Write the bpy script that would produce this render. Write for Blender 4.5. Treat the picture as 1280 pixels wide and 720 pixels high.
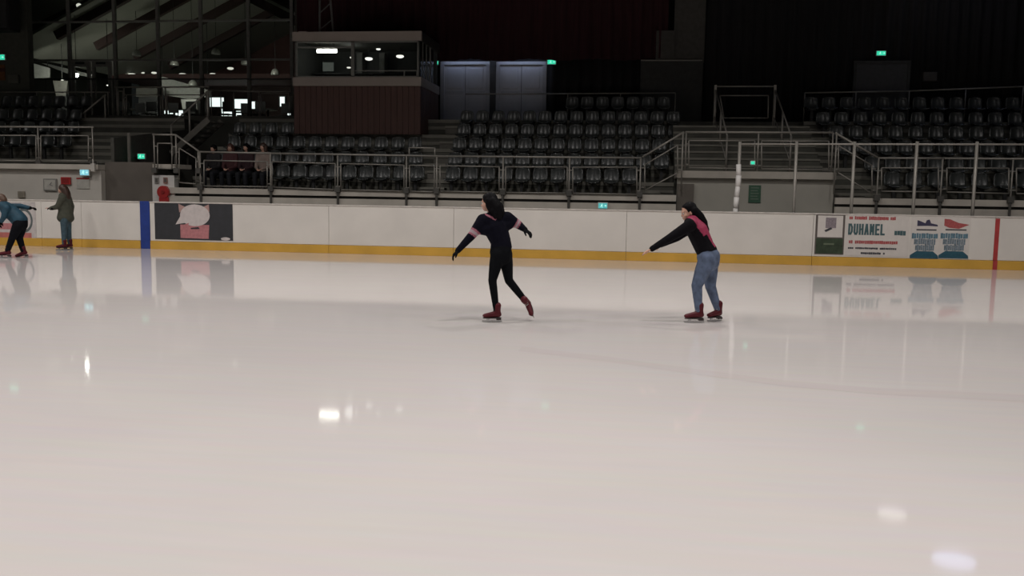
import bpy, bmesh, math, random
from mathutils import Vector, Matrix, noise
random.seed(7)
for _o in list(bpy.data.objects): bpy.data.objects.remove(_o)
SC = bpy.context.scene
COL = SC.collection

# ------------------------------------------------------------------ camera
PSI, PIT, ROLL, DIST, HGT, FOC = .1323, .1058, .01496, 21.02, 1.55, 1150.0
FWD = Vector((-math.sin(PSI)*math.cos(PIT), math.cos(PSI)*math.cos(PIT), -math.sin(PIT)))
RGT = Vector((math.cos(PSI), math.sin(PSI), 0))
UPV = RGT.cross(FWD)
RC = RGT*math.cos(ROLL) + UPV*math.sin(ROLL)
UC = UPV*math.cos(ROLL) - RGT*math.sin(ROLL)
CAM = Vector((0, -DIST, HGT))
cam_d = bpy.data.cameras.new('camera'); cam = bpy.data.objects.new('camera', cam_d); COL.objects.link(cam)
cam_d.sensor_width = 36; cam_d.lens = 36*FOC/1280; cam_d.clip_end = 200
m3 = Matrix((RC, UC, -FWD)).transposed()
cam.matrix_world = Matrix.Translation(CAM) @ m3.to_4x4()
SC.camera = cam
AWY = Vector((-math.sin(PSI), math.cos(PSI), 0))      # horizontal, away from the camera

def ray(x, y): return FWD + RC*((x-640)/FOC) - UC*((y-360)/FOC)
def at(x, y, Y):
    r = ray(x, y); return CAM + r*((Y+DIST)/r.y)
def X_(x, y, Y): return at(x, y, Y).x
def Z_(x, y, Y): return at(x, y, Y).z
def ground(x, y, z=0.0):
    r = ray(x, y); return CAM + r*((z-HGT)/r.z)
def mirror_at(x, y, z):
    """point at height z whose mirror image in the ice shows at pixel (x, y)"""
    g = ground(x, y); r = ray(x, y); r = Vector((r.x, r.y, -r.z)); return g + r*(z/r.z)

# ------------------------------------------------------------------ world, exposure, lights
w = bpy.data.worlds.new('hall_air'); SC.world = w; w.use_nodes = True
w.node_tree.nodes['Background'].inputs[0].default_value = (.9, .95, 1, 1)
w.node_tree.nodes['Background'].inputs[1].default_value = .012
SC.view_settings.view_transform = 'Standard'; SC.view_settings.look = 'None'
SC.view_settings.exposure = 0.0; SC.view_settings.gamma = 1.0; SC.view_settings.use_curve_mapping = False

LAMP_W = 165
def area(name, loc, energy, size, color=(1, .955, .925), spread=130, rot=(0, 0, 0)):
    d = bpy.data.lights.new(name, 'AREA'); d.energy = energy; d.color = color
    d.shape = 'DISK'; d.size = size; d.spread = math.radians(spread)
    o = bpy.data.objects.new(name, d); o.location = loc; o.rotation_euler = rot; COL.objects.link(o); return o
for yy in (-23, -17, -11, -5.2):
    for xx in (-21, -14, -7, 0, 7, 14):
        area('hall_lamp', (xx, yy, 9.6), LAMP_W*(0.8 if yy < -20 else 1.0)*(0.55 if xx > 10 else .72 if xx > 5 else 1), 1.1, spread=146)

# ------------------------------------------------------------------ materials
MATS = {}
def mat(name, col, rough=.6, amt=.12, scale=8, metal=0, spec=.5, bump=0, col2=None, emis=None, stre=0, stretch=None, coat=0):
    if name in MATS: return MATS[name]
    m = bpy.data.materials.new(name); m.use_nodes = True; nt = m.node_tree; n = nt.nodes; l = nt.links
    b = n['Principled BSDF']
    b.inputs['Roughness'].default_value = rough; b.inputs['Metallic'].default_value = metal
    b.inputs['Specular IOR Level'].default_value = spec
    if coat: b.inputs['Coat Weight'].default_value = coat
    tc = n.new('ShaderNodeTexCoord'); nz = n.new('ShaderNodeTexNoise'); nz.inputs['Scale'].default_value = scale
    nz.inputs['Detail'].default_value = 5
    if stretch:
        mp = n.new('ShaderNodeMapping'); mp.inputs['Scale'].default_value = stretch
        l.new(tc.outputs['Object'], mp.inputs[0]); l.new(mp.outputs[0], nz.inputs['Vector'])
    else: l.new(tc.outputs['Object'], nz.inputs['Vector'])
    rp = n.new('ShaderNodeValToRGB')
    c = Vector(col); d = Vector(col2) if col2 else c*(1-amt)
    if not col2: c = c*(1+amt)
    rp.color_ramp.elements[0].position = .3; rp.color_ramp.elements[1].position = .7
    rp.color_ramp.elements[0].color = (*d, 1); rp.color_ramp.elements[1].color = (*[min(1, v) for v in c], 1)
    l.new(nz.outputs['Fac'], rp.inputs[0]); l.new(rp.outputs[0], b.inputs['Base Color'])
    if bump:
        bp = n.new('ShaderNodeBump'); bp.inputs['Strength'].default_value = bump; bp.inputs['Distance'].default_value = .02
        l.new(nz.outputs['Fac'], bp.inputs['Height']); l.new(bp.outputs[0], b.inputs['Normal'])
    if emis:
        b.inputs['Emission Color'].default_value = (*emis, 1); b.inputs['Emission Strength'].default_value = stre
    MATS[name] = m; return m

def glass_mat(name, tint=(.75, .8, .78), refl=.06):
    m = bpy.data.materials.new(name); m.use_nodes = True; nt = m.node_tree; n = nt.nodes; l = nt.links
    n.remove(n['Principled BSDF']); out = n['Material Output']
    tr = n.new('ShaderNodeBsdfTransparent'); tr.inputs[0].default_value = (*tint, 1)
    gl = n.new('ShaderNodeBsdfGlossy'); gl.inputs['Roughness'].default_value = .03
    fr = n.new('ShaderNodeFresnel'); fr.inputs[0].default_value = 1.25
    mx = n.new('ShaderNodeMixShader'); l.new(fr.outputs[0], mx.inputs[0]); l.new(tr.outputs[0], mx.inputs[1]); l.new(gl.outputs[0], mx.inputs[2])
    l.new(mx.outputs[0], out.inputs[0]); MATS[name] = m; return m

def ice_mat():
    m = bpy.data.materials.new('ice'); m.use_nodes = True; nt = m.node_tree; n = nt.nodes; l = nt.links
    b = n['Principled BSDF']; tc = n.new('ShaderNodeTexCoord')
    n1 = n.new('ShaderNodeTexNoise'); n1.inputs['Scale'].default_value = .22; n1.inputs['Detail'].default_value = 3
    l.new(tc.outputs['Object'], n1.inputs['Vector'])
    rp = n.new('ShaderNodeValToRGB'); e = rp.color_ramp.elements
    e[0].position = .3; e[0].color = (.735, .69, .668, 1); e[1].position = .7; e[1].color = (.80, .745, .725, 1)
    l.new(n1.outputs['Fac'], rp.inputs[0])
    # skate scratches: stretched fine noise
    mp = n.new('ShaderNodeMapping'); mp.inputs['Scale'].default_value = (.7, 6, 1); mp.inputs['Rotation'].default_value = (0, 0, .3)
    n2 = n.new('ShaderNodeTexNoise'); n2.inputs['Scale'].default_value = 1.6; n2.inputs['Detail'].default_value = 8
    l.new(tc.outputs['Object'], mp.inputs[0]); l.new(mp.outputs[0], n2.inputs['Vector'])
    mx = n.new('ShaderNodeMix'); mx.data_type = 'RGBA'; mx.blend_type = 'MULTIPLY'; mx.inputs[0].default_value = .10
    l.new(rp.outputs[0], mx.inputs[6]); l.new(n2.outputs['Color'], mx.inputs[7]); l.new(mx.outputs[2], b.inputs['Base Color'])
    rr = n.new('ShaderNodeMapRange'); rr.inputs[3].default_value = .03; rr.inputs[4].default_value = .075
    l.new(n2.outputs['Fac'], rr.inputs[0]); l.new(rr.outputs[0], b.inputs['Roughness'])
    b.inputs['IOR'].default_value = 1.33
    n3 = n.new('ShaderNodeTexNoise'); n3.inputs['Scale'].default_value = 1.1; n3.inputs['Detail'].default_value = 2
    l.new(tc.outputs['Object'], n3.inputs['Vector'])
    bp = n.new('ShaderNodeBump'); bp.inputs['Strength'].default_value = .05; bp.inputs['Distance'].default_value = .01
    l.new(n3.outputs['Fac'], bp.inputs['Height']); l.new(bp.outputs[0], b.inputs['Normal'])
    return m
M_ICE = ice_mat()
M_BOARD = mat('board_white', (.76, .72, .665), .35, .05, 1.2)
M_KICK = mat('kick_yellow', (.66, .38, .06), .4, .1, 2)
M_BLUE = mat('line_blue', (.02, .05, .26), .4)
M_REDL = mat('line_red', (.45, .05, .05), .4)
M_CAP = mat('cap_grey', (.62, .58, .53), .5)
M_CONC = mat('concrete', (.17, .16, .14), .85, .2, 3, bump=.1)
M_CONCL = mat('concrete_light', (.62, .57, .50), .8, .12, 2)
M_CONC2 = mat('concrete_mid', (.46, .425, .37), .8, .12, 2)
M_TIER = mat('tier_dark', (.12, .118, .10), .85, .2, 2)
M_NOSE = mat('tier_nosing', (.24, .23, .195), .7, .1, 4)
M_RAIL = mat('rail_steel', (.34, .32, .285), .45, .06, 5, metal=.35)
M_BRKT = mat('rail_bracket', (.10, .095, .085), .6)
M_SEAT = mat('seat_plastic', (.044, .049, .048), .25, .12, 6)
M_WALLS = mat('wall_service_paint', (.42, .40, .35), .75, .06, 1.5)
M_WALLG = mat('wall_grey_paint', (.66, .62, .56), .75, .06, 1.5)
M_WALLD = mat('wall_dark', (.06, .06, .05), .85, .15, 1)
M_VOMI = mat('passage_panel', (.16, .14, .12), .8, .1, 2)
M_BLACK = mat('black_cloth', (.016, .015, .016), .95, .3, 4)
M_REDC = mat('red_curtain', (.035, .006, .009), .9, .25, 3, stretch=(6, 6, .3))
M_BLKC = mat('black_curtain', (.014, .013, .014), .95, .25, 3, stretch=(6, 6, .3))
M_WOOD = mat('box_wood', (.085, .034, .024), .5, .25, 6, stretch=(8, 8, .3))
M_FASC = mat('box_fascia', (.36, .31, .27), .6, .05, 2)
M_DARKM = mat('dark_metal', (.03, .03, .03), .5)
M_MULL = mat('mullion_grey', (.20, .20, .18), .5)
M_GLASS = glass_mat('window_glass', (.72, .75, .72))
M_GLASS2 = glass_mat('box_glass', (.8, .82, .8))
M_WHITE = mat('white_plastic', (.75, .73, .7), .5, .04)
M_GREEN = mat('sign_green', (.02, .30, .16), .4, emis=(.05, .9, .55), stre=.75)
M_GREENW = mat('sign_white', (.8, .9, .85), .4, emis=(.5, 1, .85), stre=.9)
M_CYAN = mat('sign_cyan', (.1, .4, .4), .4, emis=(.15, .75, .75), stre=.45)
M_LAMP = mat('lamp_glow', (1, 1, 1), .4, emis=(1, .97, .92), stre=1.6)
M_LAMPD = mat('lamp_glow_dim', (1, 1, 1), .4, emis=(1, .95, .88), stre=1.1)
M_DAY = mat('daylight_pane', (1, 1, 1), .4, emis=(.9, .96, 1), stre=2.0)
M_RED = mat('red_paint', (.45, .03, .03), .45)
M_PAPER = mat('paper', (.55, .53, .48), .8)

# ------------------------------------------------------------------ mesh builder
class MB:
    def __init__(s): s.v = []; s.f = []; s.mi = []
    def add(s, vs, fs, mi=0):
        k = len(s.v); s.v += [Vector(p) for p in vs]; s.f += [tuple(i+k for i in q) for q in fs]; s.mi += [mi]*len(fs); return s
    def box(s, a, b, mi=0):
        (x0, y0, z0), (x1, y1, z1) = a, b
        return s.add([(x0,y0,z0),(x1,y0,z0),(x1,y1,z0),(x0,y1,z0),(x0,y0,z1),(x1,y0,z1),(x1,y1,z1),(x0,y1,z1)],
              [(0,3,2,1),(4,5,6,7),(0,1,5,4),(1,2,6,5),(2,3,7,6),(3,0,4,7)], mi)
    def tube(s, p, q, r, n=8, r2=None, mi=0):
        p = Vector(p); q = Vector(q); d = (q-p).normalized(); r2 = r if r2 is None else r2
        a = d.orthogonal().normalized(); b = d.cross(a)
        vs = [p+(a*math.cos(t)+b*math.sin(t))*r for t in [2*math.pi*i/n for i in range(n)]] + \
             [q+(a*math.cos(t)+b*math.sin(t))*r2 for t in [2*math.pi*i/n for i in range(n)]]
        fs = [(i, (i+1) % n, n+(i+1) % n, n+i) for i in range(n)] + [tuple(range(n-1, -1, -1)), tuple(range(n, 2*n))]
        return s.add(vs, fs, mi)
    def path(s, pts, r, n=8):
        for a, b in zip(pts, pts[1:]): s.tube(a, b, r, n)
        return s
    def bar(s, p, q, wd, ht, up=(0, 0, 1), mi=0):
        p = Vector(p); q = Vector(q); d = (q-p).normalized(); u = Vector(up); sd = d.cross(u)
        if sd.length < 1e-4: sd = d.orthogonal()
        sd.normalize(); u = sd.cross(d).normalized()
        vs = []
        for c in (p, q):
            for i, j in ((-1,-1),(1,-1),(1,1),(-1,1)): vs.append(c+sd*(i*wd/2)+u*(j*ht/2))
        return s.add(vs, [(0,1,2,3),(7,6,5,4),(0,4,5,1),(1,5,6,2),(2,6,7,3),(3,7,4,0)], mi)
    def ball(s, c, r, sc=(1, 1, 1), n=10, m=6, mi=0):
        vs = []; c = Vector(c)
        for i in range(m+1):
            t = math.pi*i/m
            for j in range(n):
                a = 2*math.pi*j/n
                vs.append(c+Vector((math.sin(t)*math.cos(a)*sc[0], math.sin(t)*math.sin(a)*sc[1], math.cos(t)*sc[2]))*r)
        return s.add(vs, [(i*n+j, (i+1)*n+j, (i+1)*n+(j+1) % n, i*n+(j+1) % n) for i in range(m) for j in range(n)], mi)
    def prism(s, poly, y0, y1, mi=0):
        """polygon in x,z extruded from y0 to y1"""
        n = len(poly)
        return s.add([(x, y0, z) for x, z in poly]+[(x, y1, z) for x, z in poly],
            [tuple(range(n)), tuple(range(2*n-1, n-1, -1))]+[(i, n+i, n+(i+1) % n, (i+1) % n) for i in range(n)], mi)
    def build(s, name, m, parent=None, smooth=False, bevel=0):
        off = Vector(parent['_w']) if parent is not None and '_w' in parent else Vector((0, 0, 0))
        me = bpy.data.meshes.new(name); me.from_pydata([tuple(p-off) for p in s.v], [], s.f)
        for x in (m if isinstance(m, (list, tuple)) else [m]): me.materials.append(x)
        if isinstance(m, (list, tuple)):
            for p, i in zip(me.polygons, s.mi): p.material_index = i
        bm = bmesh.new(); bm.from_mesh(me); bmesh.ops.recalc_face_normals(bm, faces=bm.faces); bm.to_mesh(me); bm.free()
        if smooth:
            for p in me.polygons: p.use_smooth = True
        o = bpy.data.objects.new(name, me); COL.objects.link(o)
        if bevel:
            b = o.modifiers.new('bevel', 'BEVEL'); b.width = bevel; b.segments = 2; b.limit_method = 'ANGLE'
        if parent is not None:
            o.parent = parent; o['_w'] = tuple(off)
        else: o['_w'] = (0, 0, 0)
        return o

def tag(o, label, cat=None, group=None, kind=None):
    if label: o['label'] = label
    if cat: o['category'] = cat
    if group: o['group'] = group
    if kind: o['kind'] = kind
    return o
def thing(name, loc, label, cat, group=None, kind=None):
    o = bpy.data.objects.new(name, None); o.empty_display_size = .1; o.location = loc; COL.objects.link(o); o['_w'] = tuple(loc)
    return tag(o, label, cat, group, kind)
def struct(o, label=None):
    o['kind'] = 'structure'
    if label: o['label'] = label
    return o
ORD = ['first','second','third','fourth','fifth','sixth','seventh','eighth','ninth','tenth','eleventh','twelfth',
       'thirteenth','fourteenth','fifteenth','sixteenth','seventeenth','eighteenth']

# ================================================================== THE SETTING
XL, XR = -27.0, 17.0
# ice
struct(MB().box((XL, -31, -.3), (XR, 0, 0)).build('floor', M_ICE), 'pale glossy ice sheet of the rink')
struct(MB().box((XL, .2, -.3), (XR, 26, 0)).build('floor_walkway', M_CONC), 'concrete ground behind the rink boards')
struct(MB().box((XL-1, -32, 12.6), (XR+1, 27, 12.9)).build('ceiling', mat('ceiling_dark', (.02, .02, .02), .9)), 'dark hall ceiling')

pts_ = [ground(a, b) for a, b in ((650, 436), (760, 449), (880, 466), (980, 479), (1100, 489), (1300, 499), (1420, 501))]
vs_ = []
for q_ in pts_: vs_ += [(q_.x, q_.y-.13, .0006), (q_.x, q_.y+.13, .0006)]
M_ICEP = M_ICE.copy(); M_ICEP.name = 'ice_pink_line'
_e = [n_ for n_ in M_ICEP.node_tree.nodes if n_.type == 'VALTORGB'][0].color_ramp.elements
_e[0].color = (.715, .655, .638, 1); _e[1].color = (.775, .705, .69, 1)
o_ = MB().add(vs_, [(2*k, 2*k+2, 2*k+3, 2*k+1) for k in range(len(pts_)-1)]).build('trim_5', M_ICEP); struct(o_, 'faint pink marking line under the ice at right')

# tiers of the stands
ROW_Y = [4.2+.82*i for i in range(7)]
TREAD = [1.38, 1.81, 2.28, 2.74, 3.20, 3.72, 4.2]
def tier(i, x0, x1, name='floor_tier', yb=10.3, label=None):
    y0 = ROW_Y[i]-.46
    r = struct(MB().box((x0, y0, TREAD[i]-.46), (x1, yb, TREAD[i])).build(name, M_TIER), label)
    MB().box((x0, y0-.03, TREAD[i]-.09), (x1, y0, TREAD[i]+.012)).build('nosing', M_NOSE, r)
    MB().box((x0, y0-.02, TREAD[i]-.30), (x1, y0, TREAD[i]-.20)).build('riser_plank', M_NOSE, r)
    return r
X_MID0, X_MID1 = -12.85, 1.0        # left and middle block
X_RT0 = 4.9
# front fascia strip and base of main stand
def base(x0, x1, name):
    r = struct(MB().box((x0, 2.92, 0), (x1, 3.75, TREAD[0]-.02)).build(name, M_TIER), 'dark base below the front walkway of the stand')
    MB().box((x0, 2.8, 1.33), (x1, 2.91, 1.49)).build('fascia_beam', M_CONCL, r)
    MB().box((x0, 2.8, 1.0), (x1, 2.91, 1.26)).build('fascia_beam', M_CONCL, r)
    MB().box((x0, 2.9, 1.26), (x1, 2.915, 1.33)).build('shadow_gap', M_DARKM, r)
    return r
base(X_MID0, X_MID1, 'floor_stand_base'); base(X_RT0, XR, 'floor_stand_base')
for i in range(6):
    tier(i, X_MID0, X_MID1, label='grey tier, %s step up of the central stand' % ORD[i])
    tier(i, X_RT0, XR, label='grey tier, %s step up of the right hand stand' % ORD[i])
struct(MB().box((X_MID0, 8.7, 3.55), (XR, 10.4, 3.78)).build('floor_gallery', M_TIER), 'gallery floor behind the top seats')
# left stand: tiers sit behind platform at z 2.08
for i in range(1, 6):
    tier(i, -25, -14.75, label='grey tier, %s step up of the far left stand' % ORD[i-1])

# aisle stairs (between left and middle seats, and beside the platform)
def aisle(x0, x1, n, name, label):
    r = thing(name, ((x0+x1)/2, ROW_Y[0]-.8, TREAD[0]), label, None, kind='structure')
    for i in range(n):
        y0 = ROW_Y[i]-.46
        MB().box((x0, y0-.35, TREAD[i]-.459), (x1, y0-.032, TREAD[i]-.22)).build('step', M_CONC, r)
        MB().box((x0, y0-.38, TREAD[i]-.27), (x1, y0-.351, TREAD[i]-.205)).build('step_nosing', M_NOSE, r)
    return r
aisle(X_(530, 215, 4.6), X_(559, 215, 4.6), 6, 'floor_stairs', 'grey aisle steps between the two middle seat blocks')
aisle(X_(826, 215, 4.6), X_MID1-.05, 2, 'floor_stairs', 'pale short steps left of the raised right hand platform')
aisle(X_RT0+.05, X_(1078, 215, 4.6), 2, 'floor_stairs', 'pale short steps right of the raised right hand platform')

# right platform (over a service passage)
PZ = 2.11
pl = struct(MB().box((X_MID1, 2.85, 1.93), (X_RT0, 4.6, PZ))  .build('floor_platform', M_CONC2), 'pale concrete platform slab above the service wall')
struct(MB().box((X_MID1+.02, 2.98, 0), (X_RT0-.02, 3.2, 1.92)).build('wall_service', M_WALLS), 'pale grey service wall under the right hand platform')
struct(MB().box((X_MID1+.02, 2.9, 0), (X_(867, 240, 2.95), 2.98, 1.78)).build('wall_service_pier', M_VOMI), 'brownish pier at left end of the service wall')
# steps going up behind the platform
st = thing('floor_upper_stairs', (2.9, 4.6, PZ), 'dark flight of steps climbing behind the right hand platform', None, kind='structure')
for i in range(7):
    MB().box((X_MID1+.01, 4.6+.36*i, 1.5), (X_RT0-.01, 4.6+.36*(i+1)+.0, PZ+.2*(i+1))).build('step', M_TIER, st)
    MB().box((X_MID1+.01, 4.57+.36*i, PZ+.2*(i+1)-.05), (X_RT0-.01, 4.6+.36*i, PZ+.2*(i+1)+.005)).build('step_nosing', M_NOSE, st)
struct(MB().box((X_MID1+.01, 7.12, 1.5), (X_RT0-.01, 8.7, 3.55)).build('floor_landing', M_CONC), 'upper landing at the head of the steps')

# left platform
struct(MB().box((-25, 2.6, 1.94), (-14.62, 4.55, 2.08)).build('floor_platform', M_CONCL), 'pale slab edge of the far left stand')
struct(MB().box((-25, 2.75, 0), (-14.62, 2.95, 1.93)).build('wall_concourse', M_WALLG), 'pale grey wall behind the boards at far left')
# passage opening between far left stand and central stand
xa, xb = -14.6, X_(191, 220, 2.9)
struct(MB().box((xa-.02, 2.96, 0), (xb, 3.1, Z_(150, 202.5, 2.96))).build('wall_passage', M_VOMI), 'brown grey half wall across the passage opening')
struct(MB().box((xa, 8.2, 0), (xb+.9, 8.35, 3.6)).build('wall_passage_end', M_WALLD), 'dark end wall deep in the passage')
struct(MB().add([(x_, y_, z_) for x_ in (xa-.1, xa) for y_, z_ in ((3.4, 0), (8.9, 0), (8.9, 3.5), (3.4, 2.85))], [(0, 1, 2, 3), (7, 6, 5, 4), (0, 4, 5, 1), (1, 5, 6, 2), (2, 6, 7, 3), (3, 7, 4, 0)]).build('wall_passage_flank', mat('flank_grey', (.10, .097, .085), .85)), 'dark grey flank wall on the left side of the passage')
struct(MB().box((xb, 2.86, 0), (X_(218, 230, 2.86), 3.1, Z_(200, 219, 2.86))).build('wall_panel', M_WHITE), 'white panel beside the passage, below a short railing')
struct(MB().box((X_(217.5, 230, 2.86), 2.9, 0), (X_MID0, 3.2, 1.30)).build('wall_panel_low', M_CONCL), 'low pale block beside the white panel')
MB_ = MB().box((xb, 2.9, 2.0), (X_(222, 212, 2.9), 3.7, 2.12)).build('floor_small_landing', M_CONCL); struct(MB_, 'small raised landing beside the passage')
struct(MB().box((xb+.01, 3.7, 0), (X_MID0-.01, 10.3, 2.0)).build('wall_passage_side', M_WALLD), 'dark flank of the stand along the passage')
struct(MB().tube((X_(161, 165, 3.6), 3.6, 0), (X_(161, 165, 3.6), 3.6, Z_(161, 166, 3.6)), .05).build('trim_1', M_CONC), 'thin grey post inside the passage')

# back walls, curtains
struct(MB().box((X_(366, 60, 8.6), 10.45, 3.5), (XR, 10.7, 12.6)).build('wall_back', M_BLACK), 'black back wall of the hall')
struct(MB().box((XR, -31, 0), (XR+.3, 26, 12.6)).build('wall_right', M_BLACK), 'black right hand wall')
struct(MB().box((XL-.3, -31, 0), (XL, 26, 12.6)).build('wall_left', M_WALLD), 'dark left hand wall')
def curtain(name, x0, x1, z0, z1, y, m, label, wave=.35, amp=.07):
    n = int((x1-x0)/wave*8); vs = []; fs = []
    for k in range(n+1):
        x = x0+(x1-x0)*k/n
        d = amp*math.sin(2*math.pi*(x-x0)/wave+1.5*math.sin(x*1.3))+amp*.4*math.sin(x*7.1)
        for yy in (y+d, y+d+.02): vs += [(x, yy, z0+.03*math.sin(x*3.1)), (x, yy, z1)]
    for k in range(n):
        a = k*4; b = a+4
        fs += [(a, b, b+1, a+1), (a+2, a+3, b+3, b+2), (a, a+2, b+2, b), (a+1, b+1, b+3, a+3)]
    return tag(MB().add(vs, fs).build(name, m, smooth=True), label, 'curtain')
YC = 9.55
curtain('stage_curtain', X_(372, 40, YC), X_(835, 40, YC), Z_(620, 75, YC), 12.5, YC, M_REDC, 'dark red pleated curtain hanging above the white double doors')
curtain('stage_curtain', X_(684, 100, YC+.45), X_(799, 100, YC+.45), 3.8, Z_(690, 76, YC)+.3, YC+.45, M_BLKC, 'black pleated curtain below the red one, right of the white doors')
curtain('stage_curtain', X_(882, 60, YC+.2), XR-.1, 3.8, 12.5, YC+.2, M_BLKC, 'black pleated curtain covering the wall behind the right hand seats')
yq = 9.45
struct(MB().box((X_(800, 110, yq), yq, 3.79), (X_(878, 110, yq), yq+.12, Z_(840, 76, yq))).build('wall_panel_dark', mat('panel_grey_dark', (.045, .045, .042), .8)), 'dark grey wall panel right of the red curtain')
struct(MB().box((X_(842, 60, yq), yq+.15, Z_(840, 77, yq)), (X_(881, 60, yq), yq+.3, 12.5)).build('wall_panel_tall', mat('panel_grey_mid', (.075, .07, .062), .8)), 'tall grey pier right of the red curtain')
struct(MB().box((X_(820, 60, yq), yq+.02, Z_(840, 76, yq)), (X_(843, 60, yq), yq+.3, Z_(830, 38, yq))).build('wall_pier_low', MATS['panel_grey_mid']), 'low grey pier beside the red curtain')
struct(MB().tube((X_(801, 76, yq), yq-.02, Z_(801, 75.5, yq)), (X_(878, 76, yq), yq-.02, Z_(878, 75.5, yq)), .02).build('trim_2', M_RAIL), 'thin pale strip along the dark wall panel')

# ================================================================== RINK BOARDS
BT = 1.12
rb = thing('rink_boards', (0, .08, 0), 'white dasher boards with a yellow kick plate along the far side of the ice', 'barrier')
jx = [-26.5, -22, -18.2, X_(52, 280, 0), X_(102, 280, 0), X_(175.5, 280, 0), X_(187.5, 280, 0), X_(411, 285, 0), X_(567, 290, 0), X_(783, 290, 0), X_(1016, 295, 0),
      X_(1243, 300, 0), X_(1400, 300, 0), 14.5, 17]
for k, (a, b) in enumerate(zip(jx, jx[1:])):
    g = .003
    if k == 5:
        o = MB().box((a+g, -.012, 0), (b-g, .1, BT+.035)).build('blue_line_panel', M_BLUE, rb, bevel=.004); o['label'] = 'blue line painted up the boards'
        continue
    MB().box((a+g, 0, .20), (b-g, .1, BT)).build('board_panel', M_BOARD, rb, bevel=.005)
    MB().box((a+g, -.018, 0), (b-g, .1, .195)).build('kick_plate', M_KICK, rb, bevel=.005)
    MB().box((a, -.015, BT), (b, .13, BT+.03)).build('top_cap', M_CAP, rb, bevel=.008)
for k in range(10):
    x = jx[1]+k*3.6
    MB().box((x, .1, 0), (x+.08, .35, 1.0)).build('support_strut', M_DARKM, rb)
x0, x1 = X_(1245.5, 300, 0)-.045, X_(1245.5, 300, 0)+.045
o = MB().box((x0, -.006, .2), (x1, -.001, BT-.02)).box((x0, -.024, 0), (x1, -.0185, .195)).build('red_line_stripe', M_REDL, rb); o['label'] = 'thin red goal line painted up the boards'

def plate(name, px0, py0, px1, py1, m, label, cat, y=-.004, th=.003):
    a = at(px0, (py0+py1)/2, y); b = at(px1, (py0+py1)/2, y); z0 = Z_((px0+px1)/2, py1, y); z1 = Z_((px0+px1)/2, py0, y)
    r = thing(name, ((a.x+b.x)/2, y, z0), label, cat)
    MB().box((a.x, y-th, z0), (b.x, y, z1)).build('sheet', m, r); r['_b'] = (a.x, z0, b.x, z1)
    return r
def flat(poly_uv, r, y, m, name='print', th=.002):
    x0, z0, x1, z1 = r['_b']
    return MB().prism([(x0+u*(x1-x0), z0+v*(z1-z0)) for u, v in poly_uv], y-th, y).build(name, m, r)
def ell(cx, cy, rx, ry, n=20, a0=0, a1=2*math.pi):
    return [(cx+rx*math.cos(a0+(a1-a0)*k/n), cy+ry*math.sin(a0+(a1-a0)*k/n)) for k in range(n)]
def rect(a, b, c, d): return [(a, b), (c, b), (c, d), (a, d)]
M_PDARK = mat('poster_dark', (.035, .037, .042), .45)
M_PPINK = mat('poster_pink', (.50, .20, .21), .5, .15, 14)
M_PWHT = mat('poster_white', (.62, .56, .54), .5, .08, 10)
M_PEAR = mat('poster_ear', (.45, .28, .25), .5)
p = plate('advert_poster', 193.5, 254.5, 291, 300, M_PDARK, 'dark poster of a white furry head above a pink block', 'poster')
y = -.0075
flat([(.31, .99), (.32, .75), (.42, .88)], p, y, M_PEAR); flat([(.70, .99), (.705, .78), (.60, .88)], p, y, M_PEAR)
flat([(.33, .05), (.69, .04), (.70, .42), (.33, .42)], p, y, M_PPINK, 'pink_block')
flat(ell(.52, .68, .19, .30, 28), p, y-.0025, M_PWHT, 'white_shape'); flat([(.27, .42), (.36, .75), (.5, .5), (.38, .46)], p, y-.0031, M_PWHT, 'white_shape')
flat([(.36, .40), (.44, .47), (.43, .34)], p, y-.0042, M_PPINK, 'print'); flat([(.46, .33), (.56, .36), (.58, .31), (.47, .30)], p, y-.0048, M_PDARK, 'print')
flat(ell(.905, .05, .06, .045, 14), p, y, M_PWHT)
# far left poster
p = plate('advert_poster', -30, 252, 45, 300, mat('poster_pale', (.60, .55, .53), .5), 'pale poster with a pink strip and grey ring at the left edge', 'poster')
M_PK2 = mat('poster_coral', (.50, .16, .14), .5, .2, 6)
flat(rect(.02, .02, .92, .20), p, y, M_PK2); flat(rect(.02, .28, .62, .44), p, y, M_PPINK)
x0, z0, x1, z1 = p['_b']
mb = MB(); n = 24; cx, cz, ro, ri = x0+.8*(x1-x0), z0+.52*(z1-z0), .30, .235
mb.add([(cx+r*math.cos(2*math.pi*k/n)*.8, yy, cz+r*math.sin(2*math.pi*k/n)) for yy in (y-.002, y) for r in (ri, ro) for k in range(n)],
   [(k, (k+1) % n, n+(k+1) % n, n+k) for k in range(n)]+[(2*n+k, 3*n+k, 3*n+(k+1) % n, 2*n+(k+1) % n) for k in range(n)]
   +[(n+k, n+(k+1) % n, 3*n+(k+1) % n, 3*n+k) for k in range(n)]+[(k, 2*n+k, 2*n+(k+1) % n, (k+1) % n) for k in range(n)])
mb.build('grey_ring', mat('poster_ring', (.12, .14, .14), .5), p)
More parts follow.
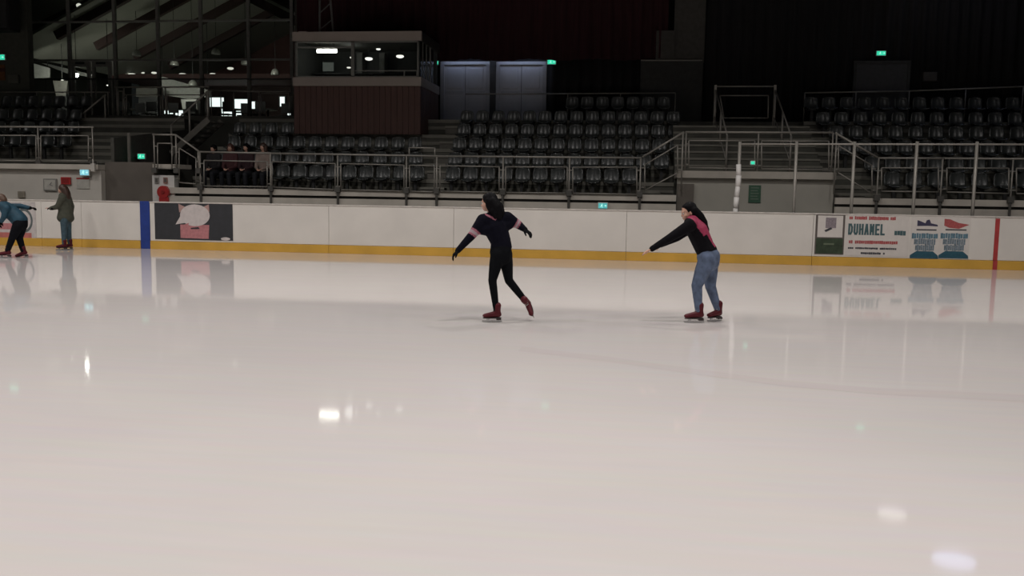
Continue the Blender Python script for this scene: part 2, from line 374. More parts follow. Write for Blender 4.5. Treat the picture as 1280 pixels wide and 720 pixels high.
# right hand adverts
M_ADV = mat('advert_white', (.70, .655, .61), .45, .04)
M_INKR = mat('ink_red', (.42, .09, .09), .5, .2, 30)
M_INKT = mat('ink_teal', (.06, .12, .13), .5, .2, 30)
M_INKB = mat('ink_blue', (.12, .22, .28), .5, .4, 25)
M_INKB3 = mat('ink_grey_blue', (.17, .22, .26), .5, .4, 25)
M_INKB2 = mat('ink_petrol', (.02, .09, .13), .5, .2, 20)
M_INKD = mat('ink_dark', (.05, .05, .06), .5, .2, 30)
M_GRN = mat('ink_green', (.035, .055, .03), .5, .4, 8)
p = plate('advert_board', 1019, 268, 1055.5, 318, mat('advert_frame', (.12, .10, .09), .5), 'small framed advert, pale drawing above a dark green half', 'poster')
flat(rect(.07, .43, .93, .97), p, y, M_ADV, 'pale_half'); flat(rect(.04, .02, .96, .40), p, y, M_GRN, 'green_half')
flat(rect(.34, .66, .70, .92), p, y-.0025, mat('ink_mauve', (.26, .22, .24), .6, .3, 40), 'drawing')
flat([(.30, .60), (.52, .68), (.58, .64), (.36, .56)], p, y-.003, M_INKD, 'drawing')
flat(rect(.30, .24, .66, .28), p, y-.0025, mat('ink_sage', (.14, .17, .11), .6), 'lettering')
p = plate('advert_board', 1057.5, 268, 1136, 320, M_ADV, 'white advert with red lines and large dark lettering', 'poster')
bx = p['_b']
def scribble(p, u0, v0, u1, v1, m, n, y=y, slope=0):
    """a line of lettering too blurred to read: uneven blocks"""
    x0, z0, x1, z1 = p['_b']; mb = MB(); u = u0; rnd = random.Random(int(u0*1000+v0*77+n))
    wd = (u1-u0)/n
    for k in range(n):
        if rnd.random() < .08 and 0 < k < n-1: continue
        a = u0+k*wd; b = a+wd*rnd.uniform(.8, .97); dv = slope*k/n
        lo = v0+(v1-v0)*rnd.uniform(0, .12)+dv; hi = v1-(v1-v0)*rnd.uniform(0, .15)+dv
        mb.prism([(x0+s*(x1-x0), z0+t*(z1-z0)) for s, t in rect(a, lo, b, hi)], y-.002, y)
    return mb.build('lettering', m, p)
scribble(p, .04, .86, .78, .95, M_INKR, 26); scribble(p, .05, .285, .83, .37, M_INKR, 24)
scribble(p, .04, .155, .82, .205, M_INKD, 26); scribble(p, .25, .035, .64, .09, M_INKD, 12); scribble(p, .77, .50, .95, .62, M_INKT, 4)
block_args = ('DUHAMEL', bx[0]+.03*(bx[2]-bx[0]), bx[1]+.50*(bx[3]-bx[1]), .60*(bx[2]-bx[0]), .27*(bx[3]-bx[1]), y, M_INKT, p, .040)
GLY = {'D': [((0,0),(0,1)),((0,1),(.6,1)),((.6,1),(1,.72)),((1,.72),(1,.28)),((1,.28),(.6,0)),((.6,0),(0,0))], 'U': [((0,1),(0,.2)),((0,.2),(.3,0)),((.3,0),(.7,0)),((.7,0),(1,.2)),((1,.2),(1,1))],
  'H': [((0,0),(0,1)),((1,0),(1,1)),((0,.5),(1,.5))], 'A': [((0,0),(.42,1)),((.58,1),(1,0)),((.2,.32),(.8,.32)),((.42,1),(.58,1))], 'M': [((0,0),(0,1)),((0,1),(.5,.3)),((.5,.3),(1,1)),((1,1),(1,0))],
  'E': [((0,0),(0,1)),((0,1),(1,1)),((0,.5),(.85,.5)),((0,0),(1,0))], 'L': [((0,0),(0,1)),((0,0),(1,0))]}
def block_text(txt, x0, z0, width, height, y, m, parent, th):
    cw = width/len(txt); k = 0
    for i, ch in enumerate(txt):
        mb = MB()
        for (a, b) in GLY[ch]:
            k += 1; P = lambda q: (x0+cw*i+th/2+q[0]*(cw*.86-th), y-.002-.0002*(k % 7), z0+th/2+q[1]*(height-th))
            p_, q_ = Vector(P(a)), Vector(P(b)); d_ = (q_-p_).normalized()*th*.45
            mb.bar(p_-d_, q_+d_, .002, th, up=tuple(Vector((0, 1, 0)).cross(q_-p_).normalized()))
        mb.build('letter', m, parent)
def shoe_ad(px0, px1, mshoe, lab, hi):
    p = plate('advert_board', px0, 270, px1, 323, M_ADV, lab, 'poster')
    # shoe silhouette
    if hi: sh = [(.13, .93), (.13, .77), (.30, .72), (.62, .70), (.97, .80), (.60, .84), (.32, .92)]
    else:  sh = [(.20, .90), (.20, .76), (.55, .77), (.92, .76), (.90, .80), (.68, .83), (.62, .92), (.52, .90), (.48, .83), (.30, .88)]
    flat(sh, p, y, mshoe, 'shoe_picture'); flat(rect(.18, .66, .88, .69), p, y, M_INKD, 'sole_line')
    scribble(p, .03, .46, .95, .60, M_INKB, 11); scribble(p, .12, .32, .88, .47, M_INKB3, 10); scribble(p, .17, .17, .84, .33, M_INKB3, 10)
    flat([(.0, .0), (1.0, .0), (.98, .07), (.80, .17), (.22, .17), (.0, .07)], p, y, M_INKB2, 'blue_base')
    return p
block_text(*block_args)
shoe_ad(1138.5, 1174.3, mat('ink_navy', (.05, .045, .09), .5), 'white advert with a navy shoe over blue lettering', False)
shoe_ad(1174.4, 1212, M_INKR, 'white advert with a red shoe over blue lettering', True)

# ================================================================== RAILINGS
RAD = .022
def frame_pts(px0, px1, z0, z1, Y): return None
def railing(label, pts, posts, frames, zbase, name='guard_railing', group=None, drop=0.0, r=RAD, brackets=True):
    """pts: polyline of the hand rail (world); posts: (x, y, ztop, zbottom); frames: lists of 4 corner points"""
    c = sum((Vector(q) for q in pts), Vector())/len(pts)
    root = thing(name, (c.x, c.y, zbase), label, 'railing', group)
    MB().path(pts, r*1.15).build('hand_rail', M_RAIL, root, smooth=True)
    for (x, yy, zt, zb) in posts:
        po = MB().tube((x, yy, zb), (x, yy, zt), r*.95).build('post', M_RAIL, root, smooth=True)
        if brackets: MB().box((x-.07, yy-.05, zbase-.07), (x+.07, yy+.05, zbase+.07)).tube((x, yy-.001, zb), (x, yy-.001, zbase), r*1.5).build('bracket', M_BRKT, po)
    for f in frames:
        f = [Vector(q) for q in f]
        fr = MB().path(f+[f[0]], r*.75).build('infill_frame', M_RAIL, root, smooth=True)
        # clamps joining the frame to the neighbouring posts
        for a, b, s in ((f[0], f[3], -1), (f[1], f[2], 1)):
            for t in (.12, .88):
                q = a.lerp(b, t); MB().tube(q, q+Vector((s*.09, 0, 0)), r*.7, 6).build('clamp', M_RAIL, fr)
    return root
def rail_px(label, Y, top, posts, frames, zbase, zpost=None, **k):
    """all from photograph positions on the plane y = Y. top: [(px,py)..]; posts: px list; frames: (px0,py0a,px1,py1a, py0b, py1b)"""
    tp = [at(a, b, Y) for a, b in top]
    def ztop(x):
        for a, b in zip(tp, tp[1:]):
            if min(a.x, b.x)-.3 <= x <= max(a.x, b.x)+.3 and abs(b.x-a.x) > 1e-3: return a.z+(b.z-a.z)*(x-a.x)/(b.x-a.x)
        return tp[0].z
    ps = []
    for px in posts:
        x = X_(px, top[0][1]+10, Y); ps.append((x, Y, ztop(x), zbase-.02 if zpost is None else zpost))
    fr = []
    for (a, t0, b, t1, b0, b1) in frames:
        fr.append([at(a, t0, Y), at(b, t1, Y), at(b, b1, Y), at(a, b0, Y)])
    return railing(label, tp, ps, fr, zbase, **k)
YR = 2.76
# central front rail
rail_px('long grey steel railing in front of the middle seats', YR, [(250, 189.8), (340, 191.7), (560, 195.3), (802, 197.4)], [250, 338, 422, 508, 546, 629, 712, 801],
    [(255, 200.5, 334, 202, 232.5, 233.5), (340, 202, 419, 204.5, 234, 237), (426, 204.5, 505, 206.5, 237, 239), (512, 206.5, 543, 207, 239, 240),
     (550, 207, 624, 208.5, 239, 240.5), (632, 208.5, 709, 208.8, 240.5, 241.5), (716, 209, 796, 209, 241.5, 243)], 1.5, zpost=1.0)
g = thing('gate_handle', at(527, 195, YR), 'raised rectangular bar above the narrow gate in the front railing', 'railing')
MB().path([at(511.5, 195, YR), at(511.5, 184.7, YR), at(543.5, 185, YR), at(543.5, 195.5, YR)], RAD*.8).build('bar', M_RAIL, g, smooth=True)
rail_px('short stepped railing beside the passage on the left', YR, [(190.5, 168.2), (219.5, 168.5), (249, 189.5)], [192.5, 220, 247.5],
    [(197, 179, 215, 179.3, 210.5, 211), (224, 185, 245, 198, 228, 230)], 1.95)
# right platform
rail_px('railing on the raised platform above the service wall', YR+.12, [(857, 165), (1041, 165.8)], [857.5, 948, 1041],
    [(861, 175.7, 943.5, 176, 209.5, 211), (952, 176.2, 1036, 176.5, 211, 212)], PZ+.03, brackets=False)
rail_px('sloping railing going down left of the platform', YR+.02, [(855, 165), (803, 196.5)], [853.5], [(806, 206, 847, 181.5, 238, 216)], 1.6, brackets=False)
rail_px('sloping railing going down right of the platform', YR+.02, [(1044, 166), (1097, 197)], [1045.5], [(1048, 182, 1090, 207, 216, 242)], 1.6, brackets=False)
rail_px('front railing of the right hand seats behind net posts', YR, [(1098, 197.6), (1180, 197.9), (1400, 199.5)], [1098, 1178, 1266, 1352],
    [(1102, 209.8, 1173, 210, 239, 240), (1183.5, 210, 1261, 210.3, 240, 242), (1270.5, 210.5, 1347, 211, 242, 244)], 1.5, zpost=1.0)
# left platform
rail_px('railing along the edge of the far left stand', YR-.08, [(-70, 158), (117, 159)], [-40, 47.5, 115.5],
    [(-36, 169, 45, 169.3, 200, 201), (51, 169.3, 110.5, 169.6, 201, 201)], 2.11)
# net posts close behind the boards
npz = thing('net_frame', (X_(1100, 262, .32), .32, 0), 'tall slim grey posts with a top bar right behind the boards', 'frame')
MB().tube(at(925, 180, .32), at(1290, 179.6, .32)+Vector((2.2, 0, 0)), .02).build('top_bar', M_RAIL, npz, smooth=True)
for px, t in ((925, 177), (996, 177), (1068.5, 177), (1146.5, 177), (1221.5, 177)):
    q = at(px, t, .32); MB().tube((q.x, .32, 0), q, .036, 10).build('post', M_RAIL, npz, smooth=True)
q = at(922.5, 205.5, .3)
mb = MB()
for k in range(9): mb.tube((q.x+.02*math.sin(k), .26, q.z*k/9), (q.x+.02*math.sin(k+1), .26, q.z*(k+1)/9), .056+.006*(k % 2), 10)
tag(mb.build('wrapped_post', M_WHITE, smooth=True), 'white wrapped padding post below the first net post', 'post')

# gallery rails
rail_px('thin rail behind the top middle seats', 9.0, [(582, 117.5), (680, 117.3), (844.5, 116.2)], [709.5, 775.5, 844], [], 3.8, brackets=False, r=.018)
rail_px('thin rail behind the top right hand seats', 9.0, [(1006, 116), (1136, 113.8), (1320, 106.5)], [1005.5, 1069.5, 1136, 1206.5, 1278], [], 3.8, brackets=False, r=.018)
rail_px('thin rail behind the top far left seats', 9.1, [(-60, 115), (137, 115.3)], [-50, 46, 106, 135], [], 3.9, brackets=False, r=.018)
# upper stairs hand rails + gate
def slope_rail(label, a, b, zb0, zb1, n=3, name='stair_railing', cat='railing'):
    a = Vector(a); b = Vector(b); r = thing(name, ((a.x+b.x)/2, (a.y+b.y)/2, min(zb0, zb1)), label, cat)
    MB().tube(a, b, RAD).build('hand_rail', M_RAIL, r, smooth=True)
    MB().tube((a.x, a.y, zb0+.3), (b.x, b.y, zb1+.3), RAD*.7).build('lower_rail', M_RAIL, r, smooth=True)
    for k in range(n):
        t = k/(n-1); q = a.lerp(b, t); MB().tube((q.x, q.y, zb0+(zb1-zb0)*t), q, RAD*1.3).build('post', M_RAIL, r, smooth=True)
    return r
YG = 7.2
ga = at(894.5, 108, YG); gb = at(969, 108, YG)
slope_rail('left hand rail of the steps up to the dark gate', (X_(908.5, 180, 4.55), 4.55, 3.1), (ga.x, YG-.05, ga.z-.12), 2.12, 3.5)
slope_rail('right hand rail of the steps up to the dark gate', (X_(988.5, 180, 4.55), 4.55, 3.1), (gb.x, YG-.05, gb.z-.12), 2.12, 3.5)
g = thing('stair_gate', ((ga.x+gb.x)/2, YG, 3.55), 'tall framed metal gate at the head of the upper steps', 'gate')
for q in (ga, gb): MB().box((q.x-.035, YG-.04, 3.5), (q.x+.035, YG+.04, q.z+.04)).build('post', M_RAIL, g)
MB().tube(ga, gb, RAD).build('top_rail', M_RAIL, g, smooth=True)
MB().path([at(900, 119.5, YG), at(960.5, 119.5, YG), at(960, 147.5, YG), at(905, 147.5, YG), at(900, 119.5, YG)], RAD*.7).build('gate_frame', M_RAIL, g, smooth=True)

# ================================================================== SEATS
def seat_meshes():
    prof = [(-.235, .395), (-.20, .425), (-.10, .42), (.02, .405), (.11, .405), (.155, .44), (.18, .52), (.20, .62), (.215, .72), (.222, .78), (.215, .805)]
    wid = [.17, .195, .205, .205, .20, .20, .205, .205, .195, .165, .12]
    n = 9; V = []; F = []
    for off in (0, 1):
        for i, ((yy, zz), wd) in enumerate(zip(prof, wid)):
            a = prof[max(0, i-1)]; b = prof[min(len(prof)-1, i+1)]; t = Vector((b[0]-a[0], b[1]-a[1])).normalized()
            nx, nz = -t.y, t.x
            for j in range(n):
                u = -1+2*j/(n-1); cv = .045*u*u
                V.append((u*wd, yy+nx*(cv+(.0 if off == 0 else -.016)), zz+nz*(cv+(.0 if off == 0 else -.016))))
    m = len(prof); N = m*n
    for o in (0, 1):
        for i in range(m-1):
            for j in range(n-1):
                q = (o*N+i*n+j, o*N+i*n+j+1, o*N+(i+1)*n+j+1, o*N+(i+1)*n+j)
                F.append(q if o == 0 else q[::-1])
    rim = [j for j in range(n)]+[i*n+n-1 for i in range(1, m)]+[(m-1)*n+j for j in range(n-2, -1, -1)]+[i*n for i in range(m-2, 0, -1)]
    for k in range(len(rim)):
        a, b = rim[k], rim[(k+1) % len(rim)]; F.append((a, a+N, b+N, b))
    sh = MB().add(V, F)
    br = MB().box((-.04, -.10, .0), (.04, -.02, .40)).box((-.12, -.14, .37), (.12, .08, .395)).box((-.1, -.12, 0), (.1, .02, .02))
    return sh, br
SH, BR = seat_meshes()
sh0 = SH.build('seat_shell', M_SEAT, smooth=True); br0 = BR.build('pedestal', M_DARKM)
SHM, BRM = sh0.data, br0.data
bpy.data.objects.remove(sh0); bpy.data.objects.remove(br0)
for o_, m_ in (('seat_shell', SHM), ('pedestal', BRM)): m_.name = o_
def seat(x, yy, z, label, group):
    r = bpy.data.objects.new('stadium_seat', None); r.empty_display_size = .1; r.location = (x, yy, z); r.rotation_euler.z = random.uniform(-.02, .02)
    COL.objects.link(r); tag(r, label, 'seat', group)
    for nm, me in (('seat_shell', SHM), ('pedestal', BRM)):
        c = bpy.data.objects.new(nm, me); c.parent = r; COL.objects.link(c)
BOTTOM = ['front', 'second', 'third', 'fourth', 'fifth', 'top']
def seat_row(i, px0, px1, py, n, block, extra=0, zadd=0):
    a = X_(px0, py, ROW_Y[i]); b = X_(px1, py, ROW_Y[i]); st = (b-a)/(n-1)
    for k in range(n+extra):
        seat(a+st*k, ROW_Y[i], TREAD[i]+zadd, 'grey plastic seat, %s from left in the %s row of the %s' % (ORD[k], (['', '', 'front', 'second', 'third', 'top'] if 'far left' in block else ['front', 'second', 'third', 'top'] if 'centre' in block else BOTTOM)[i], block), 'plastic seats of the '+block)
for args in ((0, 565, 787, 218, 11), (1, 567.5, 827, 201, 13), (2, 573, 846, 180.5, 14), (3, 578.7, 844, 163.5, 14), (4, 583, 842, 147.5, 14), (5, 715, 830, 127, 7)):
    seat_row(*args, 'middle block')
for args in ((0, 269, 520, 209, 13), (1, 276, 518, 193, 12), (2, 290, 517, 175, 12), (3, 297, 357, 157, 4)):
    seat_row(*args, 'left centre block')
for args in ((0, 1117, 1284, 223, 7), (1, 1092, 1279, 203, 8), (2, 1057, 1264, 181, 9), (3, 1047, 1275, 161, 10), (4, 1030, 1272, 144, 11), (5, 1015, 1269, 124, 12)):
    seat_row(*args, 'right hand block', extra=1)
for args in ((2, -6, 78, 178, 5), (3, -4, 88, 160, 6), (4, 0, 91, 143, 6), (5, 5, 104, 126, 7)):
    seat_row(*args, 'far left block', zadd=.0)

# ================================================================== GLAZED BOX
YB = 6.75
bx0, bx1 = X_(367, 100, YB), X_(525.5, 100, YB); bzb, bz1, bz2, bz3, bz4 = 3.2, Z_(445, 107.5, YB), Z_(445, 96.5, YB), Z_(445, 51, YB), Z_(445, 39.5, YB)
YBB = YB+2.6
box = thing('commentary_box', ((bx0+bx1)/2, YB, bzb), 'timber clad commentary box with wide windows above the seats', 'box')
mb_n = 22; wd = (bx1-bx0)/mb_n
mb = MB().box((bx0, YB+.03, bzb), (bx1, YB+.1, bz1)).build('front_wall', M_WOOD, box)
for k in range(mb_n):
    MB().box((bx0+k*wd+.006, YB+random.uniform(0, .006), bzb), (bx0+(k+1)*wd-.006, YB+.03, bz1)).build('plank', M_WOOD, box)
for k in range(10):
    a = YB+.03+k*.255
    MB().box((bx1-.03, a+.004, bzb), (bx1+random.uniform(0, .005), a+.25, bz1)).build('plank', M_WOOD, box)
MB().box((bx0-.02, YB-.03, bz1), (bx1+.03, YB+.09, bz2)).build('sill_band', M_FASC, box)
MB().box((bx1-.05, YB+.09, bz1), (bx1+.03, YBB, bz2)).build('sill_band', M_FASC, box)
MB().box((bx0-.02, YB-.03, bz3), (bx1+.03, YB+.09, bz4)).build('roof_fascia', M_FASC, box)
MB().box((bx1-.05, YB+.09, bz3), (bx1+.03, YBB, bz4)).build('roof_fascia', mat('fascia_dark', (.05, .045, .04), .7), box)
MB().box((bx0, YB+.09, bz3+.05), (bx1-.05, YBB, bz4-.02)).build('roof', M_WALLD, box)
MB().box((bx0, YB+.1, bz1-.02), (bx1-.05, YBB, bz1+.06)).build('floor_deck', M_WALLD, box)
MB().box((bx0, YBB-.08, bz1+.06), (bx1-.05, YBB, bz3+.05)).build('rear_wall', mat('box_inside', (.05, .052, .05), .8), box)
MB().box((bx0, YB+.1, bz1+.06), (bx0+.08, YBB-.08, bz3+.05)).build('side_wall', MATS['box_inside'], box)
xm = X_(440.5, 75, YB)
for (a, b) in ((bx0+.06, xm), (xm, bx1-.06)):
    w_ = thing  # (readability only)
    fr = MB().box((a, YB+.02, bz2), (a+.05, YB+.08, bz3)).box((b-.05, YB+.02, bz2), (b, YB+.08, bz3)).box((a, YB+.02, bz2), (b, YB+.08, bz2+.04)).box((a, YB+.02, bz3-.05), (b, YB+.08, bz3)).build('window_frame', M_MULL, box)
    MB().box((a+.05, YB+.045, bz2+.04), (b-.05, YB+.055, bz3-.05)).build('pane', M_GLASS2, fr)
MB().box((bx0+.11, YB+.015, Z_(400, 60, YB)), (xm-.05, YB+.075, Z_(400, 58, YB))).build('transom', M_MULL, box)
MB().box((xm+.05, YB+.03, Z_(480, 88.8, YB)), (bx1-.11, YB+.07, Z_(480, 87.6, YB))).build('desk_rail', M_MULL, box)
for px in (505, 521): MB().box((X_(px, 92, YB)-.02, YB+.03, bz2+.04), (X_(px, 92, YB)+.02, YB+.07, Z_(480, 88.5, YB))).build('desk_rail_post', M_MULL, box)
for k, yy in enumerate((YB+.35, YB+.85, YB+1.4)):
    f = MB().box((bx1-.045, yy, bz2), (bx1-.005, yy+.07, bz3)).build('side_mullion', M_MULL, box)
for yy in (YB+.10, YB+.43, YB+.93, YB+1.48):
    MB().box((bx1-.03, yy, bz2), (bx1-.02, yy+(.25 if yy < YB+.2 else .41), bz3)).build('side_pane', M_GLASS2, box)
# things inside / on the box
def tube_lamp(name, p, q, r, label, m, strength=None):
    t = thing(name, tuple((Vector(p)+Vector(q))/2), label, 'lamp')
    MB().tube(p, q, r, 10).build('tube', m, t, smooth=True)
    a = Vector(p)+Vector((0, 0, r+.015)); b = Vector(q)+Vector((0, 0, r+.015)); MB().bar(a, b, .1, .025).build('housing', M_WHITE, t)
    if name == 'cool_tube_lamp':
        for k_ in (.1, .9): c_ = a.lerp(b, k_); MB().box((c_.x-.02, c_.y, c_.z), (c_.x+.02, 10.46, c_.z+.03)).build('bracket', M_DARKM, t)
    else:
        for k_ in (.15, .85): c_ = a.lerp(b, k_); MB().tube(c_, c_+Vector((0, 0, bz3+.06-c_.z)), .008).build('hanger', M_DARKM, t)
    return t
YF = YB+1.6
M_FLUO = mat('fluorescent', (1, 1, 1), .4, emis=(1, .97, .9), stre=14)
YL = 7.05
tube_lamp('fluorescent_lamp', at(396.5, 64, YL), at(421, 64, YL), .05, 'bright fluorescent tube glowing inside the glazed box', M_FLUO)
def pendant(px, py, Y, r, label, m=M_LAMP, drop=.35, name='lamp_or_glint'):
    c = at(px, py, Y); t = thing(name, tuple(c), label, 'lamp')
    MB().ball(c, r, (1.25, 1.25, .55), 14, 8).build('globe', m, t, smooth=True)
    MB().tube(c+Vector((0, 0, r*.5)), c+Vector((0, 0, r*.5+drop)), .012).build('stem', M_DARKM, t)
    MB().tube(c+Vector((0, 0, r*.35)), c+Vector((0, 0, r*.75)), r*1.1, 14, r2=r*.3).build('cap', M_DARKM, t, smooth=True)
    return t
pendant(386, 73.5, YF, .10, 'glowing round lamp at the left inside the glazed box', M_LAMP)  # this and the next two: added globes imitating hall lamps mirrored in the glass
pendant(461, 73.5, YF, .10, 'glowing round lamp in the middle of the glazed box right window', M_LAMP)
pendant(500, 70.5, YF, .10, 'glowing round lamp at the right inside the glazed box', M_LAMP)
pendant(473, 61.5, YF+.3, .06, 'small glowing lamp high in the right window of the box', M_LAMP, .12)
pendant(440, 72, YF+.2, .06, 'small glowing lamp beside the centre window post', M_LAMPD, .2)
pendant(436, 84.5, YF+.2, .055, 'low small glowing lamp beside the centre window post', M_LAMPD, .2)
mo = thing('monitor', tuple(at(410, 95, YF+.2)), 'small grey screen on the desk in the glazed box', 'monitor')
c = at(410, 83.5, YF+.2); M_SCR = mat('screen_grey', (.1, .1, .1), .3, emis=(.5, .55, .5), stre=.12)
MB().box(c+Vector((-.18, 0, -.14)), c+Vector((.18, .04, .14))).build('screen', M_SCR, mo); MB().box(c+Vector((-.03, .01, -.35)), c+Vector((.03, .03, -.14))).build('stand', M_DARKM, mo)
dk = thing('desk', (0, 0, 0), 'dark desk behind the windows of the glazed box', 'desk'); zt = Z_(445, 92.5, YF)
MB().box((bx0+.12, YF-.3, zt-.04), (bx1-.15, YF+.4, zt)).build('desk_top', M_DARKM, dk)
for x in (bx0+.2, (bx0+bx1)/2, bx1-.25): MB().box((x, YF-.2, bz1+.06), (x+.06, YF+.3, zt-.04)).build('leg', M_DARKM, dk)
M_INW = mat('cupboard_grey', (.12, .12, .11), .7)
for px0, px1, py0, lab in ((446, 453, 66, 'narrow pale locker behind the right window of the box'), (474, 481, 66, 'narrow pale locker near the middle right of the box')):
    t = thing('locker', tuple(at(px0, 92, YF+.55)), lab, 'locker'); a = at(px0, 92, YF+.55); b = at(px1, py0, YF+.55)
    MB().box((a.x, YF+.55, bz1+.06), (b.x, YF+.9, b.z)).build('body', M_INW, t); MB().box((a.x+.02, YF+.53, bz1+.2), (b.x-.02, YF+.55, b.z-.05)).build('door', M_INW, t)
# aerial mast on the roof
t = thing('aerial_mast', (X_(402, 38, YB+.5), YB+.5, bz4-.02), 'dim lattice mast standing on the roof of the glazed box', 'mast')
xa_, xb_ = X_(399.5, 20, YB+.5), X_(413, 20, YB+.5); M_MAST = mat('mast_grey', (.09, .09, .085), .6)
MB().tube((xa_, YB+.5, bz4-.02), (xa_+.02, YB+.5, bz4+2.2), .035).build('upright', M_MAST, t)
MB().tube((xb_+.1, YB+.5, bz4-.02), (xb_-.1, YB+.5, bz4+2.2), .035).build('upright', M_MAST, t)
for k in range(4): MB().tube((xa_, YB+.5, bz4+.15+k*.5), (xb_+.05-.05*k, YB+.5, bz4+.45+k*.5), .018).build('brace', M_MAST, t)
t = thing('roof_lamp', tuple(at(378, 38, YB+.4)), 'small pale unit lying on the roof of the glazed box', 'lamp'); c = at(378, 37.2, YB+.4)
MB().box((c.x-.22, YB+.3, bz4-.02), (c.x+.2, YB+.5, bz4+.05)).build('body', M_FASC, t); MB().box((c.x-.1, YB+.32, bz4+.05), (c.x+.16, YB+.48, bz4+.08)).build('lid', M_FASC, t)

# ================================================================== WHITE DOUBLE DOORS under the red curtain
YD = 10.2
M_DOORW = mat('door_white', (.50, .50, .52), .6, .05, 2)
M_DOORF = mat('door_frame', (.40, .40, .42), .6, .05)
def double_door(px0, px1, n):
    z0, z1 = 3.78, Z_((px0+px1)/2, 77, YD); xa, xb = X_(px0, 110, YD), X_(px1, 110, YD)
    r = struct(thing('door_%d' % n, ((xa+xb)/2, YD, z0), 'white panelled double door, %s of the pair under the red curtain' % ('left' if n == 1 else 'right'), None))
    fw = .13
    MB().box((xa, YD-.02, z0), (xa+fw, YD+.15, z1)).box((xb-fw, YD-.02, z0), (xb, YD+.15, z1)).box((xa+fw, YD-.02, z1-.1), (xb-fw, YD+.15, z1)).build('door_frame', M_DOORF, r)
    xm = (xa+xb)/2
    for (a, b) in ((xa+fw, xm-.01), (xm+.01, xb-fw)):
        lf = MB().box((a, YD+.05, z0+.02), (b, YD+.1, z1-.11)).build('door_leaf', M_DOORW, r)
        for (u, v) in ((z0+.12, z0+.95), (z0+1.18, z1-.22)):
            MB().box((a+.1, YD+.03, u), (b-.1, YD+.05, v)).build('panel', M_DOORW, lf, bevel=.012)
        MB().box((a+.03, YD+.035, z0+1.0), (b-.03, YD+.05, z0+1.09)).build('push_bar', M_DOORF, lf)
    return r
double_door(550.5, 612, 1); double_door(620, 683, 2)
struct(MB().box((X_(612.3, 110, YD), YD, 3.78), (X_(619.7, 110, YD), YD+.2, 6.0)).build('trim_3', mat('door_pier', (.07, .07, .07), .8)), 'dark strip between the two double doors')
# cool tube lamp hidden by the curtain hem, lights the doors
for k, (a, b) in enumerate(((556, 608), (624, 679))):
    p_, q_ = at(a, 71, 9.95), at(b, 71, 9.95)
    tube_lamp('cool_tube_lamp', p_, q_, .03, 'bluish tube lamp over the %s double door, behind the curtain hem' % ('left' if k == 0 else 'right'), mat('cool_tube', (1, 1, 1), .4, emis=(.55, .68, 1), stre=5))
# door in black curtain
a = at(1069, 118, 9.5); b = at(1135, 79, 9.5)
r = struct(thing('door_3', ((a.x+b.x)/2, 9.5, 3.78), 'dark grey door in the black curtain wall above the right hand seats', None))
MB().box((a.x, 9.5, 3.78), (b.x, 9.58, b.z)).build('door_leaf', mat('door_dark', (.055, .055, .055), .6), r)
MB().box((a.x-.08, 9.47, 3.78), (a.x, 9.6, b.z+.08)).box((b.x, 9.47, 3.78), (b.x+.08, 9.6, b.z+.08)).box((a.x, 9.47, b.z), (b.x, 9.6, b.z+.08)).build('door_frame', MATS['panel_grey_dark'], r)
MB().box((a.x+.2, 9.46, 4.75), (b.x-.2, 9.5, 4.8)).build('push_bar', M_DARKM, r)
t = thing('wall_box', tuple(at(1163, 101, 9.5)), 'small grey box on the dark wall right of the grey door', 'box'); c = at(1163, 95.5, 9.5)
MB().box(c+Vector((-.2, 0, -.14)), c+Vector((.2, .1, .14))).build('body', MATS['panel_grey_mid'], t, bevel=.01); MB().box(c+Vector((-.17, -.012, -.11)), c+Vector((.17, 0, .11))).build('cover', MATS['panel_grey_mid'], t)

# ================================================================== EXIT SIGNS
def exit_sign(px, py, Y, wd, ht, label, m=M_GREEN, fig=True, wall=None):
    c = at(px, py, Y); t = thing('exit_sign', tuple(c-Vector((0, 0, ht/2))), label, 'sign')
    MB().box(c+Vector((-wd/2-.02, .0, -ht/2-.02)), c+Vector((wd/2+.02, .06, ht/2+.02))).build('housing', M_WHITE, t, bevel=.006)
    MB().box(c+Vector((-wd/2, -.012, -ht/2)), c+Vector((wd/2, 0, ht/2))).build('lit_panel', m, t)
    if wall is not None: MB().box((wall, c.y+.01, c.z-.02), (c.x-wd/2-.01, c.y+.05, c.z+.02)).build('bracket', M_DARKM, t)
    if fig:
        s = ht; o = c+Vector((-wd*.12, -.016, 0)); mb = MB()
        def P(u, v): return o+Vector((u*s, 0, v*s))
        mb.ball(P(.06, .33), .07*s, (1, .2, 1), 8, 5)
        for a, b, ww in (((.02, .22), (-.04, -.02), .13), ((-.04, -.02), (.14, -.14), .09), ((.14, -.14), (.10, -.36), .08), ((-.04, -.02), (-.16, -.18), .09), ((-.16, -.18), (-.32, -.22), .08),
                         ((.02, .2), (.2, .08), .06), ((.02, .2), (-.16, .08), .06)):
            mb.bar(P(*a), P(*b), .006, ww*s, up=(0, 1, 0)) if False else mb.tube(P(*a), P(*b), ww*s*.5, 6)
        mb.build('running_figure', M_GREENW, t)
        MB().prism([(c.x+wd*.20, c.z-.05*s), (c.x+wd*.32, c.z-.05*s), (c.x+wd*.32, c.z-.2*s), (c.x+wd*.44, c.z), (c.x+wd*.32, c.z+.2*s), (c.x+wd*.32, c.z+.05*s), (c.x+wd*.20, c.z+.05*s)], c.y-.018, c.y-.013).build('arrow', M_GREENW, t)
    return t
exit_sign(543, 78, 10.38, .26, .13, 'green exit sign left of the white double doors')
exit_sign(689.5, 77.5, 9.84, .26, .13, 'green exit sign right of the white double doors')
exit_sign(1101.5, 66.5, 9.6, .26, .12, 'green exit sign above the dark grey door')
exit_sign(0, 71.5, 9.5, .34, .17, 'green exit sign at the upper left edge')
